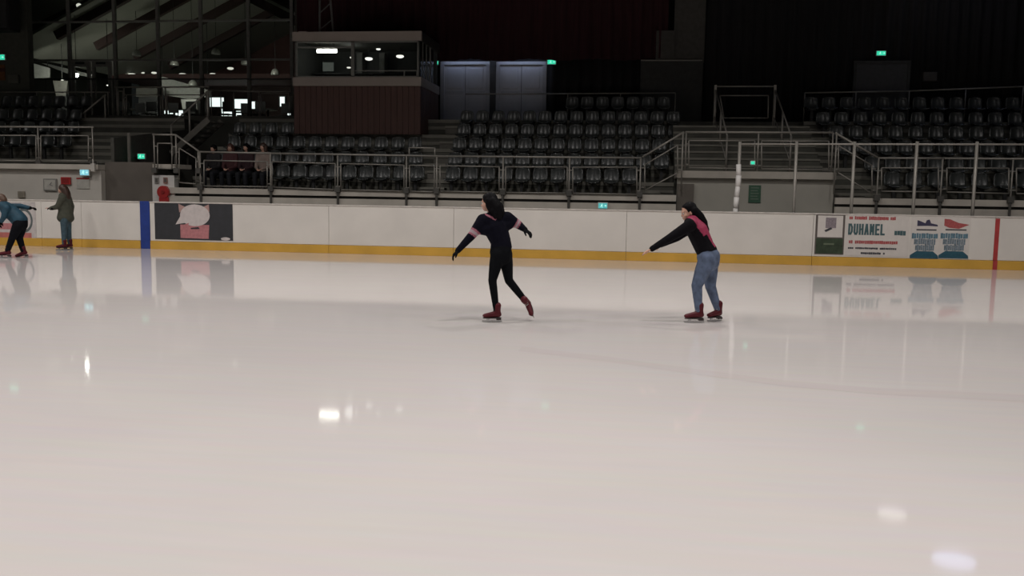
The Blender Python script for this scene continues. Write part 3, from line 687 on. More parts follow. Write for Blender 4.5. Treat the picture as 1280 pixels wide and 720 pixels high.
exit_sign(176.5, 195.5, 4.42, .20, .13, 'green exit sign inside the dark passage', wall=xa-.01)
exit_sign(105.5, 215.5, 2.62, .25, .15, 'pale blue lit exit sign under the far left slab', mat('sign_blue', (.2, .5, .6), .4, emis=(.3, .75, .9), stre=.6))
exit_sign(753.5, 257.2, 2.72, .22, .13, 'pale green exit sign low on the front fascia', M_CYAN)
exit_sign(941, 203.5, 2.86, .09, .07, 'tiny green exit light behind the platform railing', M_GREEN, fig=False)

# ================================================================== THINGS ON THE WALLS
YW = 2.74
t = thing('wall_clock', tuple(at(63, 240, YW)), 'square grey framed clock on the pale wall behind the green coat skater', 'clock'); c = at(63.5, 231, YW)
MB().box(c+Vector((-.20, -.04, -.17)), c+Vector((.20, 0, .17))).build('case', mat('clock_frame', (.28, .27, .25), .6), t, bevel=.01)
MB().box(c+Vector((-.165, -.046, -.135)), c+Vector((.165, -.04, .135))).build('dial', M_PAPER, t)
MB().bar(c+Vector((0, -.05, 0)), c+Vector((.06, -.05, .07)), .012, .008).bar(c+Vector((0, -.05, 0)), c+Vector((.09, -.05, -.03)), .012, .008).build('hands', M_DARKM, t)
t = thing('alarm_box', tuple(at(83, 230, YW)), 'red box on the pale wall above the green coat skater', 'box'); c = at(83.3, 226, YW)
MB().box(c+Vector((-.14, -.06, -.10)), c+Vector((.14, 0, .10))).build('body', M_RED, t, bevel=.01); MB().box(c+Vector((-.1, -.066, -.06)), c+Vector((.1, -.06, .06))).build('cover', mat('red_dark', (.3, .02, .02), .5), t)
t = thing('notice_board', tuple(at(104, 236, YW)), 'pale notice with a red top strip under the lit sign', 'notice'); c = at(104, 229, YW)
MB().box(c+Vector((-.19, -.012, -.15)), c+Vector((.19, 0, .15))).build('sheet', M_PAPER, t); MB().box(c+Vector((-.19, -.016, .11)), c+Vector((.19, -.012, .15))).build('red_strip', M_RED, t)
t = thing('switch_box', tuple(at(27.5, 247, YW)), 'small beige box on the pale wall near the blue jacket skater', 'box'); c = at(27.5, 243, YW)
MB().box(c+Vector((-.1, -.05, -.09)), c+Vector((.1, 0, .09))).build('body', mat('beige', (.33, .29, .24), .6), t, bevel=.008); MB().box(c+Vector((-.07, -.056, -.06)), c+Vector((.07, -.05, .06))).build('cover', mat('beige2', (.28, .25, .2), .6), t)
t = thing('junction_box', tuple(at(118, 214, 2.6)), 'small pale junction box at the slab corner', 'box'); c = at(117.5, 209, 2.58)
MB().box(c+Vector((-.06, -.08, -.12)), c+Vector((.06, 0, .1))).build('body', M_WALLG, t, bevel=.008); MB().tube(c+Vector((0, -.04, .1)), c+Vector((0, -.04, .22)), .015).build('conduit', M_WALLG, t)
# fire hose reel / extinguisher on white panel
t = thing('hose_reel', tuple(at(206, 250, 2.84)), 'round red hose reel on the white panel', 'hose reel'); c = at(206.2, 240, 2.84)
MB().tube(c, c+Vector((0, -.12, 0)), .17, 20).build('drum', M_RED, t, smooth=False); MB().tube(c+Vector((0, -.12, 0)), c+Vector((0, -.14, 0)), .05, 12).build('hub', mat('red_dark', (.3, .02, .02), .5), t)
MB().box(c+Vector((-.12, -.11, -.38)), c+Vector((.14, -.0, -.14))).build('cabinet', M_RED, t)
for px, lab in ((196, 'small grey pictogram plate, left one on the white panel'), (207, 'small brown pictogram plate, right one on the white panel')):
    t = thing('pictogram_plate', tuple(at(px, 229, 2.84)), lab, 'sign'); c = at(px, 225.5, 2.84)
    MB().box(c+Vector((-.06, -.012, -.08)), c+Vector((.06, 0, .08))).build('plate', mat('picto_grey', (.26, .25, .23), .6) if px < 200 else mat('picto_brown', (.30, .16, .13), .6), t)
    MB().box(c+Vector((-.035, -.016, -.05)), c+Vector((.035, -.012, .05))).build('symbol', mat('picto_dark', (.12, .11, .1), .6), t)
t = thing('safety_notice', tuple(at(943, 253, 2.96)), 'dark green notice sheet on the service wall under the platform', 'sign'); c = at(943.3, 242.5, 2.97)
MB().box(c+Vector((-.15, -.012, -.22)), c+Vector((.15, 0, .22))).build('sheet', mat('notice_green', (.05, .12, .075), .6), t)
mb = MB()
for k in range(5): mb.box(c+Vector((-.1, -.016, .14-.07*k)), c+Vector((.1-.03*(k % 2), -.012, .17-.07*k)))
mb.build('print', mat('notice_print', (.14, .2, .15), .6), t)
# dark loudspeaker and orange notice at upper left
t = thing('loudspeaker', tuple(at(4, 40, 9)), 'black hanging loudspeaker in the top left corner', 'speaker'); a, b = at(-25, 40, 9), at(19, -15, 9)
MB().box((a.x, 8.6, a.z), (b.x, 9.2, b.z)).build('cabinet', M_BLACK, t, bevel=.03); MB().box((a.x+.08, 8.57, a.z+.08), (b.x-.08, 8.6, b.z-.08)).build('grille', M_DARKM, t)
MB().tube(((a.x+b.x)/2, 8.9, b.z-.02), ((a.x+b.x)/2, 8.9, 12.6), .03).build('hanger', M_DARKM, t)

# ================================================================== BAR BEHIND GLASS (upper left)
YGW = 12.5; BF = 3.9
M_ROOF = mat('bar_roof_boards', (.30, .30, .26), .8, .1, 3, stretch=(1, 8, 8))
M_RAFT = mat('bar_rafter', (.035, .016, .014), .7)
M_BARW = mat('bar_wall', (.10, .045, .04), .8, .2, 2)
M_PALE = mat('bar_pale', (.55, .55, .52), .7)
struct(MB().box((-25, 8.9, BF-.25), (X_(366, 120, YGW)+2, 27, BF)).build('floor_bar', M_TIER), 'floor of the bar behind the glass')
struct(MB().box((-27, 26.8, BF), (-8, 27, 12.6)).build('wall_bar_back', M_BARW), 'dark red back wall of the bar')
struct(MB().box((X_(369, 60, 10.4), 10.4, 0), (X_(369, 60, 10.4)+.2, 26.8, 12.6)).build('wall_bar_side', M_WALLD), 'dark side wall of the bar')
struct(MB().box((-27, 9.62, 2), (X_(36, 80, 9.62), 9.9, 12.6)).build('wall_pier', mat('pier_green_grey', (.075, .078, .062), .8)), 'grey green pier at the left of the glass front')
RX, RZ, SL = -17.4, 9.95, .485
def roof_z(x): return RZ-SL*abs(x-RX)
for s, n_ in ((-1, 'left'), (1, 'right')):
    xe = RX+s*7.2; vs = []
    for yy in (12.6, 26.8):
        for (x, dz) in ((RX, 0), (xe, 0), (xe, .12), (RX, .12)): vs.append((x, yy, roof_z(x)+.18+dz))
    struct(MB().add(vs, [(0,1,2,3),(7,6,5,4),(0,4,5,1),(1,5,6,2),(2,6,7,3),(3,7,4,0)]).build('ceiling_bar', M_ROOF), 'sloping boarded bar roof, %s slope' % n_)
for k, yy in enumerate((13.3, 16, 19, 22.2)):
    t = thing('roof_beam', (RX, yy, RZ), 'dark red sloping roof beam in the bar, %s from the glass' % ORD[k], 'beam')
    MB().bar((RX-5.4, yy, roof_z(RX-5.4)), (RX, yy, RZ), .22, .34).build('rafter', M_RAFT, t)
    MB().bar((RX+5.4, yy, roof_z(RX+5.4)), (RX, yy, RZ), .22, .34).build('rafter', M_RAFT, t)
struct(MB().prism([(-27, 6.2), (RX-.3, RZ+.05), (RX-.3, 12.6), (-27, 12.6)], 12.66, 12.74).build('wall_bar_gable', M_ROOF), 'grey boarded gable over the left roof slope')
# glazing
gl = struct(thing('window_1', (-18, YGW, BF), 'tall glazed wall of the bar with grey mullions', None))
mpx = [-20, 36.5, 87, 144, 198, 251.5, 311, 365]; mx = [X_(p_, 60, YGW) for p_ in mpx]
zt1, zt2, zt0 = Z_(200, 75, YGW), Z_(200, 26.5, YGW), 10.6
for x in mx: MB().box((x-.06, YGW-.06, BF), (x+.06, YGW+.06, zt0)).build('mullion', M_MULL, gl)
for z in (zt1, zt2): MB().box((mx[1]-.06, YGW-.05, z-.035), (mx[-1]+.06, YGW+.05, z+.035)).build('transom', M_MULL, gl)
zb_ = Z_(200, 99, YGW); MB().box((mx[1], YGW-.07, zb_-.025), (mx[-1], YGW-.055, zb_+.025)).build('bar_rail', M_DARKM, gl)
for i, (a, b) in enumerate(zip(mx, mx[1:])):
    for (z0, z1) in ((BF, zt1), (zt1, zt2), (zt2, zt0)):
        if i == 2 and z0 == BF: continue
        MB().box((a+.06, YGW-.006, z0+.035), (b-.06, YGW+.006, z1-.035)).build('pane', M_GLASS, gl)
d = struct(thing('door_4', ((mx[2]+mx[3])/2, YGW, BF), 'grey glazed double door into the bar', None))
for (p0, p1) in ((90.5, 113.5), (116, 139.5)):
    a, b = X_(p0, 100, YGW), X_(p1, 100, YGW)
    lf = MB().box((a, YGW-.05, BF), (a+.12, YGW+.05, zt1-.05)).box((b-.12, YGW-.05, BF), (b, YGW+.05, zt1-.05)).box((a+.12, YGW-.05, zt1-.25), (b-.12, YGW+.05, zt1-.05)).box((a+.12, YGW-.05, BF), (b-.12, YGW+.05, BF+.85)).build('door_leaf', M_MULL, d)
    MB().box((a+.12, YGW-.006, BF+.85), (b-.12, YGW+.006, zt1-.25)).build('pane', M_GLASS, lf)
    MB().box((a+.2, YGW-.09, zt1-.16), (b-.2, YGW-.05, zt1-.08)).build('door_closer', M_DARKM, lf)
# lowered ceiling zone and bar lamps
struct(MB().box((-25, 20.5, 6.55), (-12.7, 26.8, 6.75)).build('ceiling_low', mat('low_ceiling', (.09, .045, .042), .8)), 'dark lowered ceiling at the back of the bar')
YP = 21.0
lamps = [(165, 93.5, .15, 1), (228.5, 93.5, .15, 1), (178.5, 91, .07, 0), (192.5, 91, .10, 0), (266, 93, .12, 1), (281, 93.5, .08, 0), (335, 94, .13, 1), (295, 94.5, .09, 0), (357, 93.7, .1, 0), (288, 85.5, .12, 0), (78, 100, .06, 0), (135.5, 106.7, .08, 1), (198.5, 91.5, .05, 0)]
PLACE = ['at the left of a row of bar lamps']
for k, (px, py, r_, big) in enumerate(lamps):
    if px in (78, 135.5):
        q_ = at(px, py, 14.5); pendant(px, py, 14.5, r_*.8, 'small glowing lamp hanging %s' % ('left of the bar door' if px == 78 else 'behind the right leaf of the bar door'), M_LAMPD, drop=roof_z(q_.x)+.2-q_.z-r_*.4); continue
    pendant(px, py, YP+(k % 3)*.35, r_, 'glowing %s bar lamp, %s from the left in the lamp row behind the glass' % ('large' if big else 'small', ORD[sorted(l_[0] for l_ in lamps).index(px)]), M_LAMP if big else M_LAMPD, drop=(6.56 if True else 0)-at(px, py, YP+(k % 3)*.35).z-r_*.5)
# the strong one whose mirror image lies on the ice at left
c_lamp = at(95.5, 93.7, 12.85)
t = thing('spot_lamp', tuple(c_lamp), 'very bright small round lamp seen through the bar door', 'lamp')
M_SPOT = mat('spot_glow', (1, 1, 1), .4, emis=(1, .97, .92), stre=60)
MB().ball(c_lamp, .085, (1, 1, 1), 14, 8).build('globe', M_SPOT, t, smooth=True); MB().tube(c_lamp+Vector((0, 0, .1)), (c_lamp.x, c_lamp.y, roof_z(c_lamp.x)+.2), .012).build('stem', M_DARKM, t)
MB().tube(c_lamp+Vector((0, 0, .05)), c_lamp+Vector((0, 0, .13)), .09, 14, r2=.03).build('cap', M_DARKM, t)
c_ = at(98.5, 6.8, 17.5)
t = thing('spot_lamp', tuple(c_), 'lone bright lamp high on the bar roof beam at top left', 'lamp'); MB().ball(c_, .11, (1, 1, .9), 14, 8).build('globe', M_LAMPD, t, smooth=True)
MB().tube(c_+Vector((0, 0, .08)), c_+Vector((0, 0, .35)), .05, 10, r2=.02).build('cap', M_DARKM, t)
# unlit glass domes
M_DOME = mat('dome_glass', (.16, .16, .145), .3)
for k, (px, py) in enumerate(((171, 67), (218, 79), (270, 65), (241, 105), (307, 78), (344, 91))):
    c = at(px, py, 15.2); t = thing('dome_lamp', tuple(c), 'unlit pale glass dome lamp hanging in the bar, %s from left' % ORD[[171, 218, 241, 270, 307, 344].index(px)], 'lamp')
    n = 14; mb = MB(); prof = [(.03, .16), (.09, .14), (.15, .06), (.18, -.04), (.17, -.09)]
    mb.add([c+Vector((r_*math.cos(2*math.pi*j/n), r_*math.sin(2*math.pi*j/n), z)) for r_, z in prof for j in range(n)],
        [(i*n+j, i*n+(j+1) % n, (i+1)*n+(j+1) % n, (i+1)*n+j) for i in range(len(prof)-1) for j in range(n)]+[tuple(range(n))])
    mb.build('shade', M_DOME, t, smooth=True); MB().tube(c+Vector((0, 0, .16)), c+Vector((0, 0, .16+roof_z(c.x)-c.z+.03)), .01).build('cord', M_DARKM, t)
# light of the bar and box lamps, followed by added fills
for p_, e_ in (((-20, 15.5, 5.9), 40), ((-16, 17.2, 5.9), 60), ((-14.5, 21, 6.1), 60), ((-19, 21, 6.1), 60)):
    area('bar_lamp', p_, e_*.5, .5, (1, .95, .88), 120)
l_ = bpy.data.lights.new('box_lamp', 'POINT'); l_.energy = 3; l_.shadow_soft_size = .2; o_ = bpy.data.objects.new('box_lamp', l_); o_.location = ((bx0+bx1)/2-.6, YB+1.2, bz3-.15); COL.objects.link(o_)
for p_ in ((-21, 15, 5.2), (-17, 15, 5.2), (-14.5, 16, 5.2)): area('bar_roof_fill', p_, 11, .4, (1, .97, .88), 150, (math.pi, 0, 0))  # unseen upward fill, added to brighten the bar roof
for p_ in ((-22, 13.2, 6.3), (-18.5, 13.2, 6.3), (-15, 13.2, 6.3), (-23.5, 12.9, 6.2), (-14.3, 20.9, 6.45)): area('bar_panel_fill', p_, 24, .25, (1, .96, .9), 110, (math.radians(75), 0, 0))  # unseen fill added to brighten the pale panels, screen and duct
# pale partitions in the bar
def slab_px(name, poly, Y, m, label, cat, th=.15):
    hang = cat in ('panel', 'screen', 'duct')
    pts = [at(a, b, Y) for a, b in poly]; c = min(pts, key=lambda q: q.z)
    t = thing(name, tuple(c), label, cat); MB().prism([(q.x, q.z) for q in pts], Y, Y+th).build('panel', m, t)
    xs = [q.x for q in pts]; zs = [q.z for q in pts]
    MB().box((min(xs), Y+th, min(zs)), (min(xs)+.08, Y+th+.1, max(min(zs)+.1, max(zs)-.3))).build('batten', M_DARKM, t)
    if hang:
        for x in (min(xs)+.1, max(xs)-.1): MB().tube((x, Y+th*.5, max(zs)-.25), (x, Y+th*.5, (6.56 if Y > 20.4 else roof_z(x)+.2)), .015).build('hanger', M_DARKM, t)
    elif cat in ('cabinet', 'counter'): MB().box((min(xs)+.1, Y+.02, BF), (max(xs)-.1, Y+th-.02, min(zs)+.1)).build('plinth', M_DARKM, t)
    return t
slab_px('ceiling_sail', [(200, 97), (204, 96), (262, 113), (262, 121), (236, 124), (202, 118)], 19.8, M_PALE, 'pale wedge shaped panel hanging in the middle of the bar', 'panel', .08)
slab_px('projection_screen', [(40.5, 79), (50, 81.5), (62, 85), (62, 97), (40.5, 98)], 15.4, M_PALE, 'white screen behind the left end of the glass', 'screen', .05)
slab_px('pale_cabinet', [(66, 101), (85, 101), (82, 120), (70, 120)], 15, mat('cab_grey', (.13, .125, .11), .7), 'pale cupboard behind the left end of the glass', 'cabinet', .4)
slab_px('light_duct', [(275, 94), (364, 95), (364, 103), (290, 102)], 22.2, M_PALE, 'long pale duct lit by lamps at the right of the bar', 'duct', .3)
slab_px('light_duct', [(52, 79), (56, 79), (116, 93.5), (116, 97), (84, 92)], 18, M_PALE, 'narrow pale sloping duct behind the bar door', 'duct', .2)
slab_px('pale_counter', [(226, 124), (246, 124), (246, 137), (228, 136)], 15.4, M_PALE, 'pale counter front in the bar left of the bright windows', 'counter', .4)
slab_px('pale_cabinet', [(170, 110), (199, 110), (199, 121), (170, 121)], 19, mat('cab_grey', (.13, .125, .11), .7), 'grey wall cupboard under the bar lamps', 'cabinet', .3)
# bright windows at the back of the bar
wins = [(262.5, 122, 280, 133.5), (277, 136, 291, 146.5), (293.5, 124, 313, 140), (294, 141, 302, 150), (313, 127, 320, 136), (219.5, 138, 229, 149), (205.5, 138, 216.5, 142.5), (350, 121, 356, 133), (359.5, 140, 364, 147.5)]
YWN = 24.0
for k, (a, b, c, d_) in enumerate(wins):
    p0 = at(a, d_, YWN); p1 = at(c, b, YWN)
    r = struct(thing('window_%d' % (k+2), ((p0.x+p1.x)/2, YWN, p0.z), 'bright daylit window at the back of the bar, %s from left' % ORD[sorted(q[0] for q in wins).index(a)], None))
    MB().box((p0.x, YWN, p0.z), (p1.x, YWN+.02, p1.z)).build('pane', M_DAY, r)
    e = .06; MB().box((p0.x-e, YWN-.03, p0.z-e), (p0.x, YWN+.05, p1.z+e)).box((p1.x, YWN-.03, p0.z-e), (p1.x+e, YWN+.05, p1.z+e)).box((p0.x, YWN-.03, p0.z-e), (p1.x, YWN+.05, p0.z)).box((p0.x, YWN-.03, p1.z), (p1.x, YWN+.05, p1.z+e)).build('window_frame', M_DARKM, r)
struct(MB().box((-25, YWN+.06, BF), (-12.7, YWN+.2, 6.55)).build('wall_bar_windows', mat('bar_win_wall', (.03, .015, .014), .8)), 'dark wall around the bright bar windows')
# bar chairs and tables
def bar_chair(px, py, Y, k):
    c = at(px, py, Y); x = c.x; z = BF
    r = thing('bar_chair', (x, Y, z), 'dark bar chair behind the glass, %s from left' % ORD[k], 'chair', 'dark chairs in the bar')
    MB().box((x-.22, Y-.22, z+.45), (x+.22, Y+.22, z+.5)).build('seat', M_BLACK, r, bevel=.01); MB().box((x-.22, Y+.18, z+.6), (x+.22, Y+.22, z+1.0)).build('backrest', M_BLACK, r, bevel=.01)
    for sx in (-.19, .19):
        MB().tube((x+sx, Y-.19, z), (x+sx, Y-.19, z+.45), .018).build('leg', M_DARKM, r); MB().tube((x+sx, Y+.2, z), (x+sx, Y+.2, z+.9), .018).build('leg', M_DARKM, r)
for k, px in enumerate((152, 172, 186, 214, 236, 252, 282, 305, 323, 356)): bar_chair(px, 140, 14.2+(k % 2)*.7, k)
for k, px in enumerate((162, 200, 294, 335)):
    x = X_(px, 140, 15.3); r = thing('bar_table', (x, 15.3, BF), 'dark pedestal table in the bar, %s from left' % ORD[k], 'table', 'dark tables in the bar')
    MB().tube((x, 15.3, BF+.74), (x, 15.3, BF+.78), .38, 18).build('table_top', M_DARKM, r); MB().tube((x, 15.3, BF), (x, 15.3, BF+.74), .04).build('pedestal', M_DARKM, r); MB().tube((x, 15.3, BF), (x, 15.3, BF+.03), .22, 14).build('base', M_DARKM, r)
# balcony
xa1, xb1 = X_(141, 153, 9.0), X_(262, 153, 9.0)
struct(MB().box((xa1, 9.0, 3.57), (xb1, 12.4, 3.77)).build('floor_balcony', mat('balcony_edge', (.20, .17, .15), .8)), 'grey brown balcony slab in front of the bar')
struct(MB().box((X_(199, 165, 9.2), 9.2, 1.2), (X_(207, 165, 9.2), 9.45, 3.56)).build('trim_4', MATS['balcony_edge']), 'square column under the balcony')
rail_px('grey railing along the balcony in front of the bar', 8.95, [(143, 109), (262, 108.5)], [146, 155, 203, 207, 261],
   [(148, 114, 153.5, 114, 146, 146), (158, 118.5, 200.5, 118.5, 146.5, 146.5), (209, 118.5, 258, 118.5, 146, 146)], 3.79, brackets=False, r=.024)
rail_px('second grey railing right of the balcony', 9.6, [(262, 113), (324, 114.5), (364, 114.5)], [264, 276, 292, 324], [(326, 117, 362, 117, 148, 148)], 3.8, brackets=False, r=.022)
# stair flights beside the balcony
def flight(label, p0, p1, Y, n, hand):
    a = at(*p0, Y); b = at(*p1, Y); r = thing('stair_flight', tuple(min((a, b), key=lambda q: q.z)), label, 'stairs')
    MB().bar(a, b, .06, .18).build('stringer', M_CONC, r); MB().bar(a+Vector((0, .9, 0)), b+Vector((0, .9, 0)), .06, .18).build('stringer', M_CONC, r)
    for k in range(n):
        q = a.lerp(b, (k+.5)/n); MB().box((q.x-.14, Y+.03, q.z-.02), (q.x+.14, Y+.87, q.z+.03)).build('tread', M_CONC, r)
    q = min((a, b), key=lambda v: v.z)
    for yy in (.05, .85): MB().tube((q.x+.1, Y+yy, 0), (q.x+.1, Y+yy, q.z+.05), .04).build('support', M_CONC, r)
    for yy in (0,):
        up = Vector((0, yy, hand)); MB().tube(a+up, b+up, RAD*1.2).build('hand_rail', M_RAIL, r, smooth=True)
        for t_ in (.02, .5, .98): q = a.lerp(b, t_); MB().tube(q, q+Vector((0, 0, hand)), RAD*1.4).build('post', M_RAIL, r, smooth=True)
    return r
flight('steel stair flight going down left from the balcony end', (261, 149), (214, 192), 6.0, 7, .85)
flight('steel stair flight climbing right towards the balcony', (82, 193), (133, 151), 7.9, 7, .85)
t = thing('orange_notice', tuple(at(0, 100, 9.6)), 'dim orange notice at the left edge below the exit sign', 'notice'); c = at(0, 88, 9.6)
MB().box(c+Vector((-.3, -.02, -.35)), c+Vector((.2, 0, .2))).build('sheet', mat('orange_dim', (.16, .06, .02), .7), t); MB().box(c+Vector((-.3, -.026, -.05)), c+Vector((.2, -.02, .08))).build('dark_band', mat('band_dark', (.07, .02, .015), .7), t)
t = thing('wall_cabinet', tuple(at(18, 105, 9.6)), 'small grey cabinet on the grey green pier', 'cabinet'); c = at(18.5, 99, 9.6)
MB().box(c+Vector((-.2, -.1, -.15)), c+Vector((.2, 0, .15))).build('body', mat('cab_pier', (.12, .12, .1), .7), t, bevel=.01); MB().box(c+Vector((-.17, -.112, -.12)), c+Vector((.17, -.1, .12))).build('door', MATS['cab_pier'], t)

# ceiling lamps mirrored in the ice at lower right
for (px, py, hz_, rr, col_, stg, lab) in ((1115, 641, 8.3, .42, (1, .98, .95), 1.3, 'round white lamp under the hall ceiling mirrored faintly in the ice'), (1192, 700, 9.2, .6, (.55, .65, 1), 2.4, 'bluish floodlight under the hall ceiling mirrored in the ice')):
    c = mirror_at(px, py, hz_); t = thing('ceiling_lamp', tuple(c), lab, 'lamp')
    MB().tube(c, c+Vector((0, 0, .06)), rr, 20).build('diffuser', mat('glow_%d' % px, (1, 1, 1), .4, emis=col_, stre=stg), t)
    MB().tube(c+Vector((0, 0, .06)), c+Vector((0, 0, .35)), rr*1.05, 20, r2=.1).build('housing', M_DARKM, t); MB().tube(c+Vector((0, 0, .35)), (c.x, c.y, 12.6), .02).build('hanger', M_DARKM, t)

# ================================================================== PEOPLE
SPH = []
def _sph(n=12, m=8):
    vs = [(0, 0, 1)]; fs = []
    for i in range(1, m):
        t = math.pi*i/m
        for j in range(n): a = 2*math.pi*j/n; vs.append((math.sin(t)*math.cos(a), math.sin(t)*math.sin(a), math.cos(t)))
    vs.append((0, 0, -1)); k = len(vs)-1
    for j in range(n): fs.append((0, 1+j, 1+(j+1) % n)); fs.append((k, 1+(m-2)*n+(j+1) % n, 1+(m-2)*n+j))
    for i in range(m-2):
        for j in range(n): fs.append((1+i*n+j, 1+(i+1)*n+j, 1+(i+1)*n+(j+1) % n, 1+i*n+(j+1) % n))
    return [Vector(v) for v in vs], fs
SV, SF = _sph()
class Blob:
    """overlapping ellipsoids that are fused into one continuous surface"""
    def __init__(s): s.items = []
    def ell(s, c, ax): s.items.append((Vector(c), [Vector(a) for a in ax])); return s
    def ball(s, c, r): return s.ell(c, [(r, 0, 0), (0, r, 0), (0, 0, r)])
    def limb(s, p, q, r0, r1):
        p = Vector(p); q = Vector(q); L = (q-p).length; n = max(2, int(L/(min(r0, r1)*.45))+1)
        for k in range(n+1):
            t = k/n; s.ball(p.lerp(q, t), r0+(r1-r0)*t)
        return s
    def chain(s, pts, rs):
        for a, b, r0, r1 in zip(pts, pts[1:], rs, rs[1:]): s.limb(a, b, r0, r1)
        return s
    def trunk(s, pts, wa, wb, side, n=9):
        """elliptic sections: wa along side, wb fore and aft"""
        side = Vector(side).normalized()
        for i in range(len(pts)-1):
            p, q = Vector(pts[i]), Vector(pts[i+1]); d = (q-p).normalized(); sd = (side-d*side.dot(d)).normalized(); fw = sd.cross(d)
            for k in range(n+1):
                t = k/n; a = wa[i]+(wa[i+1]-wa[i])*t; b = wb[i]+(wb[i+1]-wb[i])*t
                s.ell(p.lerp(q, t), [sd*a, fw*b, d*min(a, b)*.8])
        return s
    def mesh(s, name, parent, mats, vox=.012, zone=None, smooth=5):
        off = Vector(parent['_w']); vs = []; fs = []
        for c, ax in s.items:
            k = len(vs)
            vs += [tuple(c+ax[0]*v.x+ax[1]*v.y+ax[2]*v.z-off) for v in SV]
            flip = ax[0].cross(ax[1]).dot(ax[2]) < 0
            fs += [tuple((i+k for i in (f[::-1] if flip else f))) for f in SF]
        me = bpy.data.meshes.new(name); me.from_pydata(vs, [], fs)
        o = bpy.data.objects.new(name, me); COL.objects.link(o)
        r = o.modifiers.new('r', 'REMESH'); r.mode = 'VOXEL'; r.voxel_size = vox; r.use_smooth_shade = True
        if smooth: sm = o.modifiers.new('s', 'SMOOTH'); sm.iterations = smooth; sm.factor = .5
        me2 = bpy.data.meshes.new_from_object(o.evaluated_get(bpy.context.evaluated_depsgraph_get()))
        o.modifiers.clear(); o.data = me2; bpy.data.meshes.remove(me); me2.name = name
        mats = mats if isinstance(mats, (list, tuple)) else [mats]
        me2.materials.clear()
        for m_ in mats: me2.materials.append(m_)
        for p in me2.polygons:
            p.use_smooth = True
            p.material_index = zone(p.center+off) if zone else 0
        o.parent = parent; o['_w'] = tuple(off)
        return o

def hand(b, wrist, d, nrm, side, s=1.0, curl=.35, fat=1.0):
    """palm and five fingers; d = finger direction, nrm = palm normal (fingers curl towards it), side = thumb side"""
    d = Vector(d).normalized(); nrm = Vector(nrm); nrm = (nrm-d*nrm.dot(d)).normalized(); sd = Vector(side); sd = (sd-d*sd.dot(d)-nrm*sd.dot(nrm)).normalized()
    w0 = Vector(wrist)
    for t in (.0, .25, .5, .75, 1.0): b.ell(w0+d*(.015+.065*t)*s, [sd*(.026+.012*t)*s*fat, nrm*.014*s*fat, d*.02*s])
    for k, (o_, L) in enumerate(((.030, .066), (.010, .075), (-.011, .070), (-.030, .054))):
        p = w0+d*.078*s+sd*o_*s; dir_ = (d+sd*o_*2).normalized(); ang = curl*(1+.12*k)
        pts = [p]
        for j in range(3):
            a = ang*(j+.6); dd = (dir_*math.cos(a)+nrm*math.sin(a)).normalized(); pts.append(pts[-1]+dd*L*s*(.42, .32, .26)[j])
        b.chain(pts, [.0095*s*fat, .0088*s*fat, .008*s*fat, .007*s*fat])
    p = w0+d*.025*s+sd*.026*s; a1 = (d*.6+sd*.75+nrm*.3).normalized(); a2 = (d*.9+sd*.35+nrm*.35).normalized()
    b.chain([p, p+a1*.035*s, p+a1*.035*s+a2*.03*s, p+a1*.035*s+a2*.054*s], [.013*s*fat, .011*s*fat, .0095*s*fat, .008*s*fat])

def head(b, c, f, u, s=1.0):
    """c = centre of the skull, f = facing, u = up"""
    f = Vector(f).normalized(); u = Vector(u); u = (u-f*u.dot(f)).normalized(); l = u.cross(f)
    E = lambda o, a: b.ell(c+(f*o[0]+l*o[1]+u*o[2])*s, [f*a[0]*s, l*a[1]*s, u*a[2]*s])
    E((-.012, 0, .022), (.092, .074, .086)); E((.022, 0, -.03), (.064, .060, .078)); E((.045, 0, -.088), (.030, .030, .022))
    E((.076, 0, -.022), (.016, .012, .030)); E((.092, 0, -.036), (.013, .012, .011))                      # nose bridge and tip
    E((.078, 0, -.064), (.012, .022, .007)); E((.075, 0, -.076), (.012, .019, .007))                      # lips
    E((.074, .03, .012), (.012, .022, .008)); E((.074, -.03, .012), (.012, .022, .008))                   # brows
    E((.05, .042, -.04), (.026, .02, .026)); E((.05, -.042, -.04), (.026, .02, .026))                     # cheeks
    for sg in (1, -1): E((-.012, sg*.074, -.02), (.018, .010, .030))                                      # ears
    return f, u, l
def eyes(parent, c, f, u, l, s=1.0, iris=(.05, .03, .02)):
    for sg in (1, -1):
        p = c+(f*.072+l*sg*.029-u*.012)*s
        e = MB().ball(p, .011*s, (1, 1, 1), 10, 8).build('eye', mat('eye_white', (.6, .57, .54), .3), parent, smooth=True)
        MB().ball(p+f*.0065*s, .0065*s, (1, 1, 1), 8, 6).build('iris', mat('eye_dark', (.03, .02, .015), .2), e, smooth=True)

M_SKIN = mat('skin', (.52, .30, .22), .55, .06, 20)
M_HAIRK = mat('hair_black', (.0035, .003, .004), .6, .4, 60, spec=.08, stretch=(1, 1, .1))
M_HAIRB = mat('hair_brown', (.045, .022, .014), .45, .4, 60, stretch=(1, 1, .1))
M_BOOT = mat('boot_red', (.085, .007, .013), .5, .15, 12, spec=.25)
M_SOLE = mat('boot_sole', (.03, .02, .02), .5)
M_BLADE = mat('blade_steel', (.6, .6, .6), .25, .05, metal=1)
M_LACE = mat('lace', (.4, .36, .34), .7)

